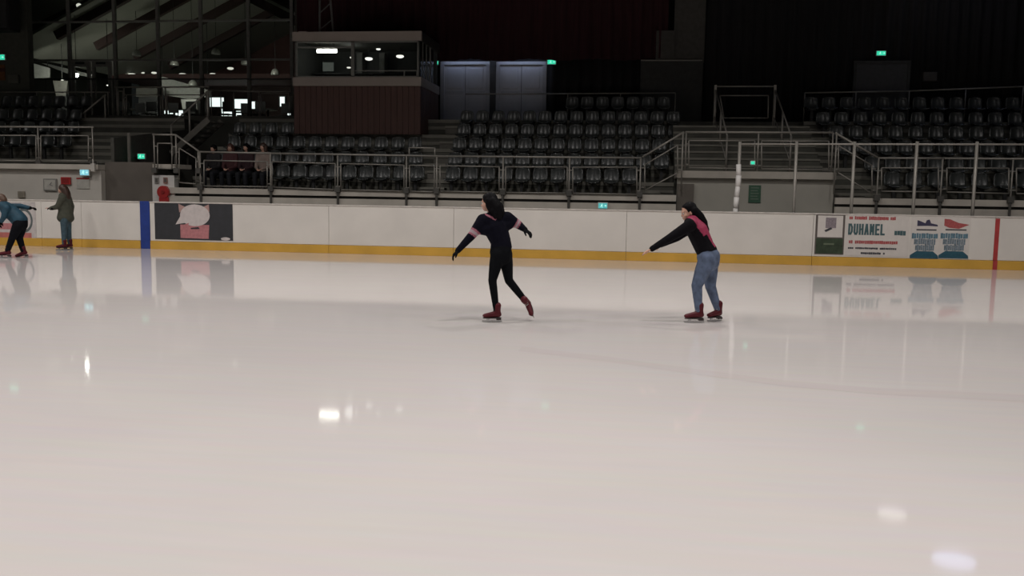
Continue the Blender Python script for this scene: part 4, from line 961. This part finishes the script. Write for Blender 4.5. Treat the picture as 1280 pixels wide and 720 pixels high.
def skate(parent, ank, toe, up, s=1.0):
    toe = Vector(toe).normalized(); up = Vector(up); up = (up-toe*up.dot(toe)).normalized(); sd = up.cross(toe); ank = Vector(ank)
    b = Blob()
    P = lambda t, h, x=0: ank+(toe*t+up*h+sd*x)*s
    b.chain([P(-.015, .075), P(-.012, .02), P(-.02, -.035)], [.058*s, .054*s, .05*s])
    b.chain([P(-.04, -.055), P(.03, -.05), P(.10, -.062), P(.165, -.07)], [.04*s, .046*s, .04*s, .032*s])
    b.ell(P(.165, -.072), [toe*.045*s, sd*.042*s, up*.028*s])
    bt = b.mesh('skate_boot', parent, M_BOOT, .010, smooth=3)
    so = MB(); n = 14; rim = []
    for k in range(n): a = 2*math.pi*k/n; rim.append((math.cos(a), math.sin(a)))
    so.add([P(.062+.138*x, -.098, .040*y_) for x, y_ in rim]+[P(.062+.138*x, -.112, .040*y_) for x, y_ in rim], [tuple(range(n)), tuple(range(2*n-1, n-1, -1))]+[(k, n+k, n+(k+1) % n, (k+1) % n) for k in range(n)])
    so.add([P(x, h, y_) for h in (-.112, -.135) for x, y_ in ((-.07, -.03), (.0, -.03), (.0, .03), (-.07, .03))], [(0, 1, 2, 3), (7, 6, 5, 4), (0, 4, 5, 1), (1, 5, 6, 2), (2, 6, 7, 3), (3, 7, 4, 0)])
    so.build('sole', M_SOLE, bt)
    bl = MB()
    prof = [(-.085, -.165), (.20, -.165), (.215, -.15), (.20, -.14), (-.085, -.14)]
    bl.add([P(x, h, -.003) for x, h in prof]+[P(x, h, .003) for x, h in prof], [(0, 1, 2, 3, 4), (9, 8, 7, 6, 5)]+[(k, 5+k, 5+(k+1) % 5, (k+1) % 5) for k in range(5)])
    for t0 in (-.04, .12):
        bl.bar(P(t0, -.112), P(t0+.01, -.145), .012, .035, up=tuple(toe))
    bl.build('blade', M_BLADE, bt)
    lc = MB()
    for k in range(4): lc.tube(P(.05-.012*k, -.005+.026*k, -.03), P(.045-.012*k, .008+.026*k, .03), .004, 5)
    lc.build('laces', M_LACE, bt)
    return bt

class Figure:
    def __init__(s, name, label, base, depth=None):
        s.root = thing(name, tuple(base), label, 'person'); s.base = Vector(base)
        s.d0 = (s.base-CAM).dot(FWD) if depth is None else depth
    def J(s, px, py, d=0.0): return CAM+ray(px, py)*(s.d0+d)
def seg_t(p, a, b):
    d = b-a; return (p-a).dot(d)/d.dot(d)
def seg_d(p, a, b):
    t = max(0, min(1, seg_t(p, a, b))); return (p-(a+(b-a)*t)).length

# ---- skater in black with striped sleeves
def skater_black():
    F_ = Figure('person', 'skater in black with pink striped sleeves and red skates, arms spread', ground(616, 402))
    J = F_.J; r = F_.root; up = Vector((0, 0, 1)); left = -RGT
    neck = J(615.5, 269, .0); chest = J(619, 284, 0); waist = J(626.5, 303, 0); hip = J(626, 315, 0)
    side = (RGT*.92+AWY*.35).normalized()          # towards her right arm
    shL = J(603.5, 275.5, -.06); shR = J(634, 272.5, .06)
    elL = J(590.5, 293.5, -.10); wrL = J(573, 312.5, -.12); elR = J(647.5, 280.5, .10); wrR = J(655.5, 286.5, .06)
    hL = J(622, 319, -.06); hR = J(631.5, 318, .06); kL = J(615.5, 350.5, -.07); aL = J(620.5, 384.8, -.05); kR = J(636, 350.5, .05); aR = J(658, 378, .10)
    aL = aL+Vector((0, 0, .134-aL.z))
    # body
    b = Blob(); hc = J(611, 252.5, 0); f, u, l = head(b, hc, left+AWY*.25-up*.08, up-RGT*.05, .98)
    b.chain([J(613.5, 262, 0), neck, chest], [.046, .05, .08]); b.trunk([neck-up*.03, chest, waist, hip], [.11, .13, .10, .13], [.07, .09, .08, .095], side)
    for a, e, w_ in ((shL, elL, wrL), (shR, elR, wrR)): b.chain([neck-up*.04, a, e, w_], [.05, .045, .033, .024])
    for h_, k_, a_ in ((hL, kL, aL), (hR, kR, aR)): b.chain([h_, k_, a_], [.075, .05, .035])
    dL = (wrL-elL).normalized(); dR = (wrR-elR).normalized()
    hand(b, wrL, dL, -up+RGT*.3, AWY*-1, .92); hand(b, wrR, dR, -up, AWY*-1, .92)
    b.mesh('body', r, M_SKIN, .008, smooth=3); eyes(r, hc, f, u, l, .98)
    # top
    M_TOP = mat('top_navy_black', (.004, .004, .009), .9, .2, 30, spec=.1); M_PK = mat('stripe_pink', (.30, .10, .135), .8); M_WS = mat('stripe_white', (.34, .27, .29), .8)
    b = Blob(); b.trunk([neck-up*.03, chest, waist, J(626.5, 309, 0)], [.115, .155, .125, .135], [.085, .115, .105, .108], side)
    b.chain([neck+up*.0, neck-up*.05], [.066, .085])
    for a, e, w_ in ((shL, elL, wrL), (shR, elR, wrR)):
        b.chain([neck.lerp(a, .4)-up*.03, a, e, w_], [.085, .078, .054, .036]); b.chain([chest-up*.02, a.lerp(e, .6)], [.10, .06])
    cdir = (neck-chest).normalized()
    def zone(p):
        for a, e, w_ in ((shL, elL, wrL), (shR, elR, wrR)):
            L = (e-a).length; t = seg_t(p, a, e)*L; dd = seg_d(p, a, w_)
            if dd < .095 and L*.70 < t < L*1.08:
                q = (t/L-.70)/.38
                return 1 if q < .3 or q > .7 else 2
        h_ = (p-neck).dot(cdir)
        x_ = abs((p-neck).dot(side))
        if -.075+x_*.75 < h_ < -.045+x_*.75 and x_ < .11: return 1
        return 0
    b.mesh('sweater', r, [M_TOP, M_PK, M_WS], .009, zone)
    # leggings
    b = Blob(); M_LEG = mat('leggings_black', (.004, .0045, .006), .9, .2, 30, spec=.1)
    b.trunk([J(626.5, 304, 0), hip, J(627, 323, 0)], [.115, .138, .122], [.10, .122, .11], side)
    for h_, k_, a_ in ((hL, kL, aL), (hR, kR, aR)):
        m_ = h_.lerp(k_, .4); c_ = k_.lerp(a_, .35); b.chain([h_, m_, k_, c_, a_+(k_-a_).normalized()*.0], [.090, .078, .052, .048, .036])
    b.mesh('leggings', r, M_LEG, .010)
    # gloves
    for w_, e_, nr in ((wrL, elL, -up+RGT*.3), (wrR, elR, -up)):
        b = Blob(); d_ = (w_-e_).normalized(); b.limb(w_-d_*.03, w_+d_*.01, .036, .034); hand(b, w_, d_, nr, -AWY, .95, .35, 1.3)
        b.mesh('glove', r, mat('glove_black', (.004, .004, .005), .9, spec=.1), .006, smooth=2)
    # hair: shoulder length, falling down her back
    b = Blob(); bk = -f
    b.ell(hc+u*.030+bk*.020, [f*.094, l*.086, u*.088]); b.ell(hc+bk*.040-u*.02, [f*.074, l*.084, u*.100])
    for sg in (-1, 0, 1):
        p0 = hc+bk*.055+l*sg*.045; b.chain([p0, p0-u*.07+bk*.045, p0-u*.14+bk*.07-l*sg*.01, p0-u*.19+bk*.075], [.062, .066, .058, .034])
    for q_ in range(9):
        a_ = -1+q_*.25; p0 = hc+bk*(.10-.03*a_*a_)+l*a_*.085-u*.10; b.chain([p0, p0-u*.06+bk*.012, p0-u*(.115+.03*math.sin(q_*2.3))+bk*.02], [.030, .028, .010])
    for sg in (-1, 1):
        p0 = hc+l*sg*.066+bk*.012+u*.02; b.chain([p0, p0-u*.06, p0-u*.12+bk*.02, p0-u*.17+bk*.03], [.034, .036, .032, .018])
    b.ell(hc+u*.062+f*.022, [f*.05, l*.066, u*.036])
    b.mesh('hair', r, M_HAIRK, .009, smooth=4)
    skate(r, aL, left*.97-AWY*.12, up, .80)
    upR = (kR-aR).normalized(); skate(r, aR, (RGT*.25-up*.75-AWY*.62), (upR*.7+up*.3), .80)
skater_black()

# ---- skater in jeans
def skater_jeans():
    F_ = Figure('person', 'skater in blue jeans and a black and pink jacket leaning forward', ground(869, 402.5))
    J = F_.J; r = F_.root; up = Vector((0, 0, 1)); left = -RGT
    neck = J(864, 274.5, 0); chest = J(871, 288, 0); waist = J(880.5, 309, 0); hip = J(885.5, 321, 0)
    side = (AWY*.92-RGT*.2).normalized()     # her right side is away from the camera
    shL = J(863.5, 281, -.16); shR = J(868, 281, .15)
    elL = J(837, 297.5, -.17); wrL = J(815, 311, -.14); elR = J(846, 297, .14); wrR = J(826, 306, .12)
    hL = J(884, 325, -.085); hR = J(887, 324, .085); kL = J(871, 357, -.08); aL = J(873.5, 385, -.07); kR = J(888, 357.5, .09); aR = J(897.5, 384, .10)
    aL = aL+Vector((0, 0, .143-aL.z)); aR = aR+Vector((0, 0, .143-aR.z))
    b = Blob(); hc = J(860.5, 264.5, 0); f, u, l = head(b, hc, left-up*.22-AWY*.08, up-RGT*.25, .98)
    b.chain([J(863, 270.5, 0), neck, chest], [.046, .05, .08]); b.trunk([neck-up*.02, chest, waist, hip], [.11, .13, .10, .13], [.07, .085, .08, .095], side)
    for a, e, w_ in ((shL, elL, wrL), (shR, elR, wrR)): b.chain([neck-up*.04, a, e, w_], [.05, .042, .033, .024])
    for h_, k_, a_ in ((hL, kL, aL), (hR, kR, aR)): b.chain([h_, k_, a_], [.075, .05, .035])
    hand(b, wrL, (wrL-elL)+left*.05, -up+left*.2, AWY, .95, .2); hand(b, wrR, (wrR-elR), -up, -AWY, .95, .3)
    b.mesh('body', r, M_SKIN, .008, smooth=3); eyes(r, hc, f, u, l, .98)
    M_JK = mat('jacket_black', (.005, .0045, .006), .9, .2, 30, spec=.12); M_JP = mat('jacket_pink', (.30, .022, .07), .7, .15, 30)
    b = Blob(); b.trunk([neck-up*.015, chest, waist, J(884, 315, 0)], [.12, .165, .135, .145], [.09, .125, .122, .125], side)
    b.chain([neck+up*.012, neck-up*.03], [.064, .08])
    for a, e, w_ in ((shL, elL, wrL), (shR, elR, wrR)): b.chain([neck.lerp(a, .5)-up*.02, a, e, w_], [.085, .075, .050, .036])
    axis = (waist-neck).normalized(); front = axis.cross(side); front = front if front.dot(left) > 0 else -front
    def zone(p):
        h_ = (p-neck).dot(axis); fr = (p-neck).dot(front); sd = (p-neck).dot(side)
        if seg_d(p, shL, elL) < .08 and seg_t(p, shL, elL) > .35: return 0
        if seg_d(p, elL, wrL) < .07: return 0
        if fr < -.062+.02*math.sin(h_*9) and h_ > -.05 and h_ < .42: return 1               # back panel
        if -.08 < h_ < .24 and -.055+h_*.05 < fr < .055-h_*.22: return 1                      # shoulder stripe
        return 0
    b.mesh('jacket', r, [M_JK, M_JP], .009, zone)
    b = Blob(); M_JN = mat('jeans_blue', (.085, .115, .185), .8, .35, 14)
    b.trunk([J(882, 312, 0), hip, J(886, 329, 0)], [.13, .16, .15], [.112, .138, .125], side)
    for h_, k_, a_ in ((hL, kL, aL), (hR, kR, aR)):
        m_ = h_.lerp(k_, .4); c_ = k_.lerp(a_, .35); b.chain([h_, m_, k_, c_, a_+(k_-a_).normalized()*.01], [.112, .100, .068, .060, .046])
    b.mesh('jeans', r, M_JN, .010)
    b = Blob(); bk = -f
    b.ell(hc+u*.032+bk*.024, [f*.090, l*.084, u*.086]); b.ell(hc+bk*.045-u*.005, [f*.07, l*.082, u*.085])
    dn = (RGT*.62-up*.78).normalized()
    for sg in (-1, 0, 1):
        p0 = hc+bk*.055+l*sg*.042; b.chain([p0, p0+dn*.09+bk*.02, p0+dn*.18+bk*.02, p0+dn*.27], [.060, .054, .042, .018])
    for q_ in range(7):
        a_ = -1+q_/3; p0 = hc+bk*.06+l*a_*.07+dn*.10; b.chain([p0, p0+dn*.09+bk*.01, p0+dn*(.19+.03*math.sin(q_*2.1))], [.028, .024, .008])
    b.ell(hc+u*.064+f*.02, [f*.048, l*.064, u*.034])
    b.mesh('hair', r, M_HAIRK, .009, smooth=4)
    skate(r, aL, left*.98-AWY*.1, up, .86); skate(r, aR, left*.80-AWY*.55, up, .86)
skater_jeans()

# ---- far skater in a green coat
def skater_green():
    F_ = Figure('person', 'skater in a dark green coat and long brown hair by the boards', ground(80, 312.5))
    J = F_.J; r = F_.root; up = Vector((0, 0, 1)); left = -RGT
    side = (AWY*.75+RGT*.5).normalized()
    neck = J(80, 243.5); chest = J(81, 254); waist = J(82, 264); hip = J(82, 272)
    shL = J(77.5, 247.5, -.15); shR = J(85, 247.5, .14); elL = J(72, 258.5, -.17); wrL = J(63.5, 260.5, -.2); elR = J(89.5, 258, .12); wrR = J(89, 268, .05)
    hL = J(80.5, 274, -.08); hR = J(84, 274, .08); kL = J(80, 287.5, -.08); aL = J(80, 302, -.08); kR = J(85.5, 287.5, .08); aR = J(87, 302, .08)
    for a_ in (aL, aR): a_.z = .150
    b = Blob(); hc = J(77.8, 236.3); f, u, l = head(b, hc, left-AWY*.15-up*.05, up, .98)
    b.chain([J(79.5, 241), neck, chest], [.046, .05, .08]); b.trunk([neck-up*.02, chest, waist, hip], [.11, .13, .10, .13], [.07, .09, .08, .095], side)
    for a, e, w_ in ((shL, elL, wrL), (shR, elR, wrR)): b.chain([neck-up*.04, a, e, w_], [.05, .042, .033, .024])
    for h_, k_, a_ in ((hL, kL, aL), (hR, kR, aR)): b.chain([h_, k_, a_], [.075, .05, .035])
    hand(b, wrL, left+up*.08, -up, AWY, .95, .2); hand(b, wrR, -up, left, -AWY, .95, .3)
    b.mesh('body', r, M_SKIN, .010, smooth=2); eyes(r, hc, f, u, l, .98)
    M_CT = mat('coat_green', (.055, .057, .040), .85, .2, 14)
    b = Blob(); b.trunk([neck-up*.015, chest, waist, J(82, 272.5)], [.125, .175, .165, .20], [.10, .14, .145, .17], side)
    for a, e, w_ in ((shL, elL, wrL), (shR, elR, wrR)): b.chain([neck.lerp(a, .5)-up*.02, a, e, w_], [.09, .082, .065, .045])
    b.mesh('coat', r, M_CT, .014)
    b = Blob(); b.trunk([J(82, 268), J(82.3, 276)], [.14, .14], [.115, .12], side)
    for h_, k_, a_ in ((hL, kL, aL), (hR, kR, aR)): b.chain([h_, k_, a_+up*.01], [.10, .07, .05])
    b.mesh('jeans', r, mat('jeans_teal', (.04, .075, .095), .8, .3, 14), .013)
    b = Blob(); bk = -f
    b.ell(hc+u*.028+bk*.018, [f*.10, l*.092, u*.092]); b.ell(hc+bk*.04-u*.01, [f*.085, l*.09, u*.1])
    for sg in (-1, 0, 1):
        p0 = hc+bk*.055+l*sg*.045; b.chain([p0, p0-u*.12+bk*.03, p0-u*.23+bk*.04, p0-u*.31+bk*.05], [.075, .082, .075, .04])
    b.mesh('hair', r, M_HAIRB, .011)
    for w_, dd in ((wrL, left+up*.08),):
        b = Blob(); b.limb(w_+RGT*.04, w_, .042, .04); hand(b, w_-dd.normalized()*.03, dd, -up, AWY, .85, .5, 1.3); b.mesh('glove', r, mat('glove_black', (.004, .004, .005), .9, spec=.1), .008, smooth=2)
    skate(r, aL, left*.97-AWY*.15, up, .9); skate(r, aR, left*.9-AWY*.4, up, .9)
skater_green()

# ---- far skater in a blue jacket bending forward
def skater_blue():
    F_ = Figure('person', 'skater in a blue jacket bending forward at the left edge, one arm stretched back', ground(15, 322))
    J = F_.J; r = F_.root; up = Vector((0, 0, 1)); left = -RGT
    side = (AWY*.9+RGT*.1).normalized()
    neck = J(4, 256); chest = J(10, 262); waist = J(20, 270.5); hip = J(25.5, 277)
    shL = J(8, 260, -.17); shR = J(8, 259, .16); elR = J(25, 257.5, .22); wrR = J(37.5, 260, .24); elL = J(5, 271, -.2); wrL = J(1.5, 277, -.14)
    hL = J(23, 281, -.09); hR = J(27, 281, .09); kL = J(15.5, 297, -.09); aL = J(9.5, 315.5, -.08); kR = J(24, 297, .09); aR = J(29, 313.5, .12)
    aL.z = .150
    b = Blob(); hc = J(1, 249.5); f, u, l = head(b, hc, left-up*.5, up-RGT*.5, 1.0)
    b.chain([J(2.5, 252.5), neck, chest], [.046, .05, .08]); b.trunk([neck, chest, waist, hip], [.11, .13, .10, .13], [.07, .09, .08, .095], side)
    for a, e, w_ in ((shL, elL, wrL), (shR, elR, wrR)): b.chain([neck, a, e, w_], [.05, .042, .033, .024])
    for h_, k_, a_ in ((hL, kL, aL), (hR, kR, aR)): b.chain([h_, k_, a_], [.075, .05, .035])
    hand(b, wrL, left*.4-up, -up+left*.2, AWY, .62, .5); hand(b, wrR, RGT, -up+left*.2, AWY, .62, .5)
    b.mesh('body', r, M_SKIN, .010, smooth=2); eyes(r, hc, f, u, l, 1.0)
    b = Blob(); b.trunk([neck, chest, waist, J(25, 276)], [.12, .17, .16, .17], [.10, .15, .16, .16], side)
    for a, e, w_ in ((shL, elL, wrL), (shR, elR, wrR)): b.chain([neck.lerp(a, .5), a, e, w_], [.09, .082, .058, .042])
    fr0 = neck
    def zone(p): return 1 if (p-chest).dot(left) > .05 and (p-chest).dot(up) < -.02 and (p-chest).dot(AWY) > -.12 else 0
    b.mesh('jacket', r, [mat('jacket_blue', (.009, .050, .082), .7, .25, 12), mat('jacket_pale', (.32, .42, .48), .7)], .014, zone)
    b = Blob(); b.trunk([J(23, 274), hip, J(26, 282)], [.14, .155, .15], [.12, .14, .13], side)
    for h_, k_, a_ in ((hL, kL, aL), (hR, kR, aR)): b.chain([h_, h_.lerp(k_, .5), k_, a_+(k_-a_).normalized()*.01], [.115, .098, .075, .055])
    b.mesh('trousers', r, mat('trousers_black', (.006, .0065, .009), .9, .2, 20, spec=.1), .013)
    b = Blob(); bk = -f
    b.ell(hc+u*.028+bk*.018, [f*.10, l*.09, u*.09]); b.ell(hc+bk*.045-u*.02, [f*.075, l*.085, u*.09]); b.mesh('hair', r, mat('hair_light_brown', (.10, .055, .035), .5, .3, 50), .012)
    for w_, dd in ((wrR, RGT), (wrL, left*.4-up)):
        b = Blob(); b.limb(w_-dd.normalized()*.04, w_, .042, .04); hand(b, w_, dd, -up+left*.2, AWY, .95, .5, 1.35); b.mesh('glove', r, mat('glove_black', (.004, .004, .005), .9, spec=.1), .008, smooth=2)
    skate(r, aL, left*.97-AWY*.2, up, .9); skate(r, aR, left*.95-AWY*.2-up*.25, up-left*.25, .9)
skater_blue()

# ---- four people sitting in the front row at left
def sitter(px, lab, top, hair_m, hair_len, leg=(.012, .013, .018), turn=0.0, py=187.0, k=0):
    Y = ROW_Y[0]; x = X_(px, py, Y-.05); z = TREAD[0]
    r = thing('person', (x, Y-.1, z), lab, 'person', None)
    fw = Vector((0, -1, 0)); up = Vector((0, 0, 1)); sd = Vector((1, 0, 0))
    P = lambda a, b_, c: Vector((x+a, Y+b_, z+c))
    hc = P(0, -.06, Z_(px, py, Y-.06)-z); hz = hc.z-z
    neck = P(0, -.03, hz-.17); chest = P(0, -.02, hz-.33); waist = P(0, .0, .62); hip = P(0, -.02, .53)
    fdir = fw+sd*turn
    b = Blob(); f, u, l = head(b, hc, fdir, up, .98)
    b.chain([hc-up*.09, neck, chest], [.046, .05, .08]); b.trunk([neck-up*.03, chest, waist, hip], [.12, .13, .11, .14], [.07, .09, .085, .1], sd)
    arms = []
    for s_ in (-1, 1):
        a = neck+Vector((s_*.155, 0, -.05)); e = P(s_*.19, -.12, .72); w_ = P(s_*.08, -.32, .66); arms.append((a, e, w_)); b.chain([neck-up*.04, a, e, w_], [.05, .042, .033, .024])
        hand(b, w_, Vector((-s_*.5, -.6, -.2)), -up, Vector((-s_, .3, 0)), .9, .35)
    legs = []
    for s_ in (-1, 1):
        h_ = P(s_*.09, -.03, .52); k_ = P(s_*.11, -.42, .50); a_ = P(s_*.11, -.40, .10); legs.append((h_, k_, a_)); b.chain([h_, k_, a_, P(s_*.12, -.52, .045)], [.075, .05, .036, .03])
    b.mesh('body', r, M_SKIN, .012, smooth=2); eyes(r, hc, f, u, l, .98)
    b = Blob(); b.trunk([neck-up*.02, chest, waist, P(0, -.01, .54)], [.13, .17, .15, .165], [.09, .125, .12, .13], sd)
    for a, e, w_ in arms: b.chain([neck.lerp(a, .5)-up*.02, a, e, w_], [.085, .076, .054, .04])
    b.mesh('jumper', r, top, .015)
    b = Blob()
    for h_, k_, a_ in legs: b.chain([h_, k_, a_+up*.02], [.105, .075, .055])
    b.mesh('trousers', r, mat('sit_trousers_%d' % k, leg, .8, .2, 20), .015)
    for h_, k_, a_ in legs:
        b = Blob(); b.chain([a_, a_-up*.04+fw*.02], [.05, .05]).ell(a_+Vector((0, -.07, -.06)), [(.045, 0, 0), (0, .13, 0), (0, 0, .04)]); b.mesh('shoe', r, M_SOLE, .013, smooth=2)
    b = Blob(); bk = -f; b.ell(hc+u*.028+bk*.018, [f*.10, l*.092, u*.092]); b.ell(hc+bk*.045-u*.02, [f*.08, l*.088, u*.1])
    if hair_len:
        for s_ in (-1, 1): p0 = hc+bk*.045+l*s_*.055; b.chain([p0, p0-u*.1, p0-u*hair_len], [.06, .062, .035])
    b.mesh('hair', r, hair_m, .013)
M_T1 = mat('jumper_black', (.012, .010, .011), .8); M_T2 = mat('jumper_maroon', (.06, .018, .02), .8); M_T3 = mat('jumper_dark_wine', (.03, .011, .014), .8); M_T4 = mat('jumper_beige', (.27, .21, .18), .8)
sitter(267, 'seated person in black, leftmost of the four spectators', M_T1, M_HAIRK, 0, turn=-.3, py=185.5, k=0)
sitter(288, 'seated person with reddish hair and maroon top, second spectator', M_T2, mat('hair_red', (.06, .02, .014), .5), .2, turn=.1, py=184.5, k=1)
sitter(308, 'seated person with long dark hair and wine top, third spectator', M_T3, M_HAIRK, .24, turn=-.2, py=184.0, k=2)
sitter(329, 'seated person in a beige top, rightmost of the four spectators', M_T4, M_HAIRB, .16, turn=-.4, py=183.5, k=3)

for _o in bpy.data.objects:
    for _k in ('_w', '_b'):
        if _k in _o: del _o[_k]
